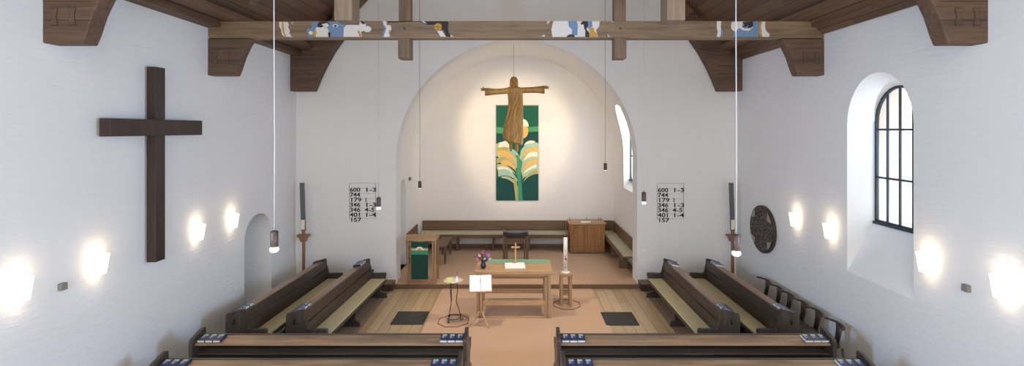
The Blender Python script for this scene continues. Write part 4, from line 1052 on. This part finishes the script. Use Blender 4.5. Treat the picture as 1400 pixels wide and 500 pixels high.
# ------------------------------------------------------------------ hymn boards
ROWS = [('600', '1-3'), ('744', ''), ('179', '1'), ('346', '1-3'), ('346', '4-5'), ('401', '1-4'), ('157', '')]
def text_mesh(s, size):
    c = bpy.data.curves.new('t', 'FONT'); c.body = s; c.size = size; c.extrude = 0.002; c.offset = size*0.018; c.align_x = 'LEFT'; c.resolution_u = 3
    o = bpy.data.objects.new('t', c); COL.objects.link(o)
    dg = bpy.context.evaluated_depsgraph_get(); dg.update()
    me = bpy.data.meshes.new_from_object(o.evaluated_get(dg)); bpy.data.objects.remove(o)
    return me
def hymn_board(x0, ztop, label):
    t = thing('hymn_board', label, 'sign', (x0, YW, ztop), 0, 'hymn number boards')
    w, h, p = 0.69, 0.93, 0.1305
    m = MB(); d = 0.006
    m.box(0, d, -0.014, -0.004, -h, 0); m.box(w-d, w, -0.014, -0.004, -h, 0)
    m.box(d, w-d, -0.014, -0.004, -d, 0)
    for i in range(7):
        z = -0.145-p*i; m.box(d, w-d, -0.010, -0.006, z-0.0015, z+0.0015)
    m.build('rails', 'line_grey', t)
    for i, (a, b) in enumerate(ROWS):
        z = -0.145-p*(i)-0.02-0.062
        for s, x in ((a, 0.015), (b, 0.40)):
            if not s: continue
            me = text_mesh(s, 0.150); me.materials.append(MATS['ink'])
            o = bpy.data.objects.new('numerals', me); COL.objects.link(o); o.parent = t
            wdt = max(v.co.x for v in me.vertices)-min(v.co.x for v in me.vertices)
            o.location = (x, -0.012, z); o.rotation_euler = (PI/2, 0, 0)
            tw = {3: 0.26, 1: 0.035}[len(s)]
            if len(s) == 3: o.scale.x = (0.265 if s == a else 0.26)/wdt
hymn_board(-4.375, 2.71, 'hymn number board left of the chancel arch, black numerals on thin rails')
hymn_board(3.65, 2.70, 'hymn number board right of the chancel arch, black numerals on thin rails')

# ------------------------------------------------------------------ tall stands in the corners
def corner_stand(x, bx, label, mirror=1):
    t = thing('corner_stand', label, 'stand', (x, 11.98, 0))
    MB().box(-0.032, 0.032, -0.02, 0.03, 0, 1.30).build('post', 'stand_wood', t, 0.004)
    MB().box(-0.12, 0.12, -0.10, 0.10, 0, 0.03).build('foot', 'stand_wood', t, 0.004) if False else None
    m = MB(); m.prism([(-0.15, 1.46), (-0.15, 1.42), (-0.09, 1.37), (-0.06, 1.28), (0.06, 1.28), (0.09, 1.37), (0.15, 1.42), (0.15, 1.46)], 'Y', -0.06, 0.07); m.build('bracket', 'stand_wood', t, 0.004)
    MB().box(-0.035+bx, 0.035+bx, -0.03, 0.03, 1.461, 1.56).build('socket', 'stand_wood', t, 0.003)
    m = MB(); s_ = bx
    m.prism([(s_-0.055, 1.561), (s_+0.055, 1.561), (s_+0.015, 2.76), (s_-0.095, 2.76)], 'Y', -0.02, 0.02); m.build('panel', 'slate_blue', t, 0.003)
    MB().box(bx-0.05, bx+0.04, -0.032, -0.021, 1.59, 1.83).build('label_plate', 'cream_wax', t, 0.003)
corner_stand(-5.38, 0.0, 'tall slate-coloured panel on a wooden post in the left corner by the hymn board')
corner_stand(5.43, 0.0, 'tall slate-coloured panel on a wooden post in the right corner behind the pendant')

# ------------------------------------------------------------------ round relief
t = thing('round_relief', 'round dark stone relief with pale corners in a wooden rim on the right wall', 'relief', (XR, 11.0, 1.80))
def disc(m, r, x0, x1, n=48): m.prism([(r*math.cos(2*PI*i/n), r*math.sin(2*PI*i/n)) for i in range(n)], 'X', x0, x1)
m = MB(); disc(m, 0.545, -0.07, -0.005); m.build('rim', 'rim_wood', t, 0.01)
m = MB(); disc(m, 0.515, -0.082, -0.0705); m.build('stone_face', 'relief_stone', t)
m = MB()
for sy in (-1, 1):
    for sz in (-1, 1):
        pts = [(sy*0.27, sz*0.25), (sy*0.44, sz*0.20)]+[(sy*0.50*math.cos(a), sz*0.50*math.sin(a)) for a in (0.55, 0.75, 0.95)]
        m.prism(pts, 'X', -0.088, -0.0825)
m.build('corner_piece', 'relief_pale', t)

# ------------------------------------------------------------------ row of chairs along the right wall
def make_chair():
    t = thing('wall_chair', 'x', 'chair')
    # faces -x; back at x = +0.25
    for sy in (-1, 1):
        MB().tube([(-0.17, sy*0.19, 0), (-0.16, sy*0.18, 0.43)], [0.014, 0.018], 8).build('leg', 'chair_wood', t)
        MB().tube([(0.23, sy*0.17, 0), (0.18, sy*0.16, 0.43)], [0.014, 0.018], 8).build('leg', 'chair_wood', t)
    m = MB(); n = 20
    m.prism([(0.21*math.cos(2*PI*i/n)*(1.0)-0.0, 0.215*math.sin(2*PI*i/n)) for i in range(n)], 'Z', 0.431, 0.455); m.build('seat', 'chair_wood', t, 0.006)
    m = MB(); m.rings([[(0.17, -0.055, 0.456), (0.17, 0.055, 0.456), (0.188, 0.055, 0.456), (0.188, -0.055, 0.456)],
                       [(0.205, -0.062, 0.62), (0.205, 0.062, 0.62), (0.223, 0.062, 0.62), (0.223, -0.062, 0.62)],
                       [(0.222, -0.085, 0.765), (0.222, 0.085, 0.765), (0.24, 0.085, 0.765), (0.24, -0.085, 0.765)]]); m.build('back_splat', 'chair_wood', t)
    m = MB(); pts = []
    for i in range(13):
        a = -1.15+2.3*i/12; pts.append((0.03+0.22*math.cos(a), 0.26*math.sin(a)/math.sin(1.15), 0.785-0.006*math.cos(a)))
    m.tube(pts, [0.012]+[0.021]*11+[0.012], 8); m.build('top_rail', 'chair_wood', t)
    return t
ch0 = make_chair()
labs = ['farthest of the six dark chairs along the right wall, nearest the round relief', 'second from the far corner of the six dark wall chairs', 'third from the far corner of the six dark wall chairs',
        'third from the viewer of the six dark wall chairs', 'second from the viewer of the six dark wall chairs', 'dark wall chair nearest the viewer, standing apart behind the front pew end']
for k, y in enumerate((10.45, 9.98, 9.58, 9.12, 8.70, 8.14)):
    o = ch0 if k == 0 else copy_tree(ch0)
    o.location = (5.28, y, 0); o.rotation_euler = (0, 0, random.uniform(-0.06, 0.06)+(-0.12 if k == 5 else 0))
    tag(o, labs[k], 'chair', 'dark chairs along the right wall')
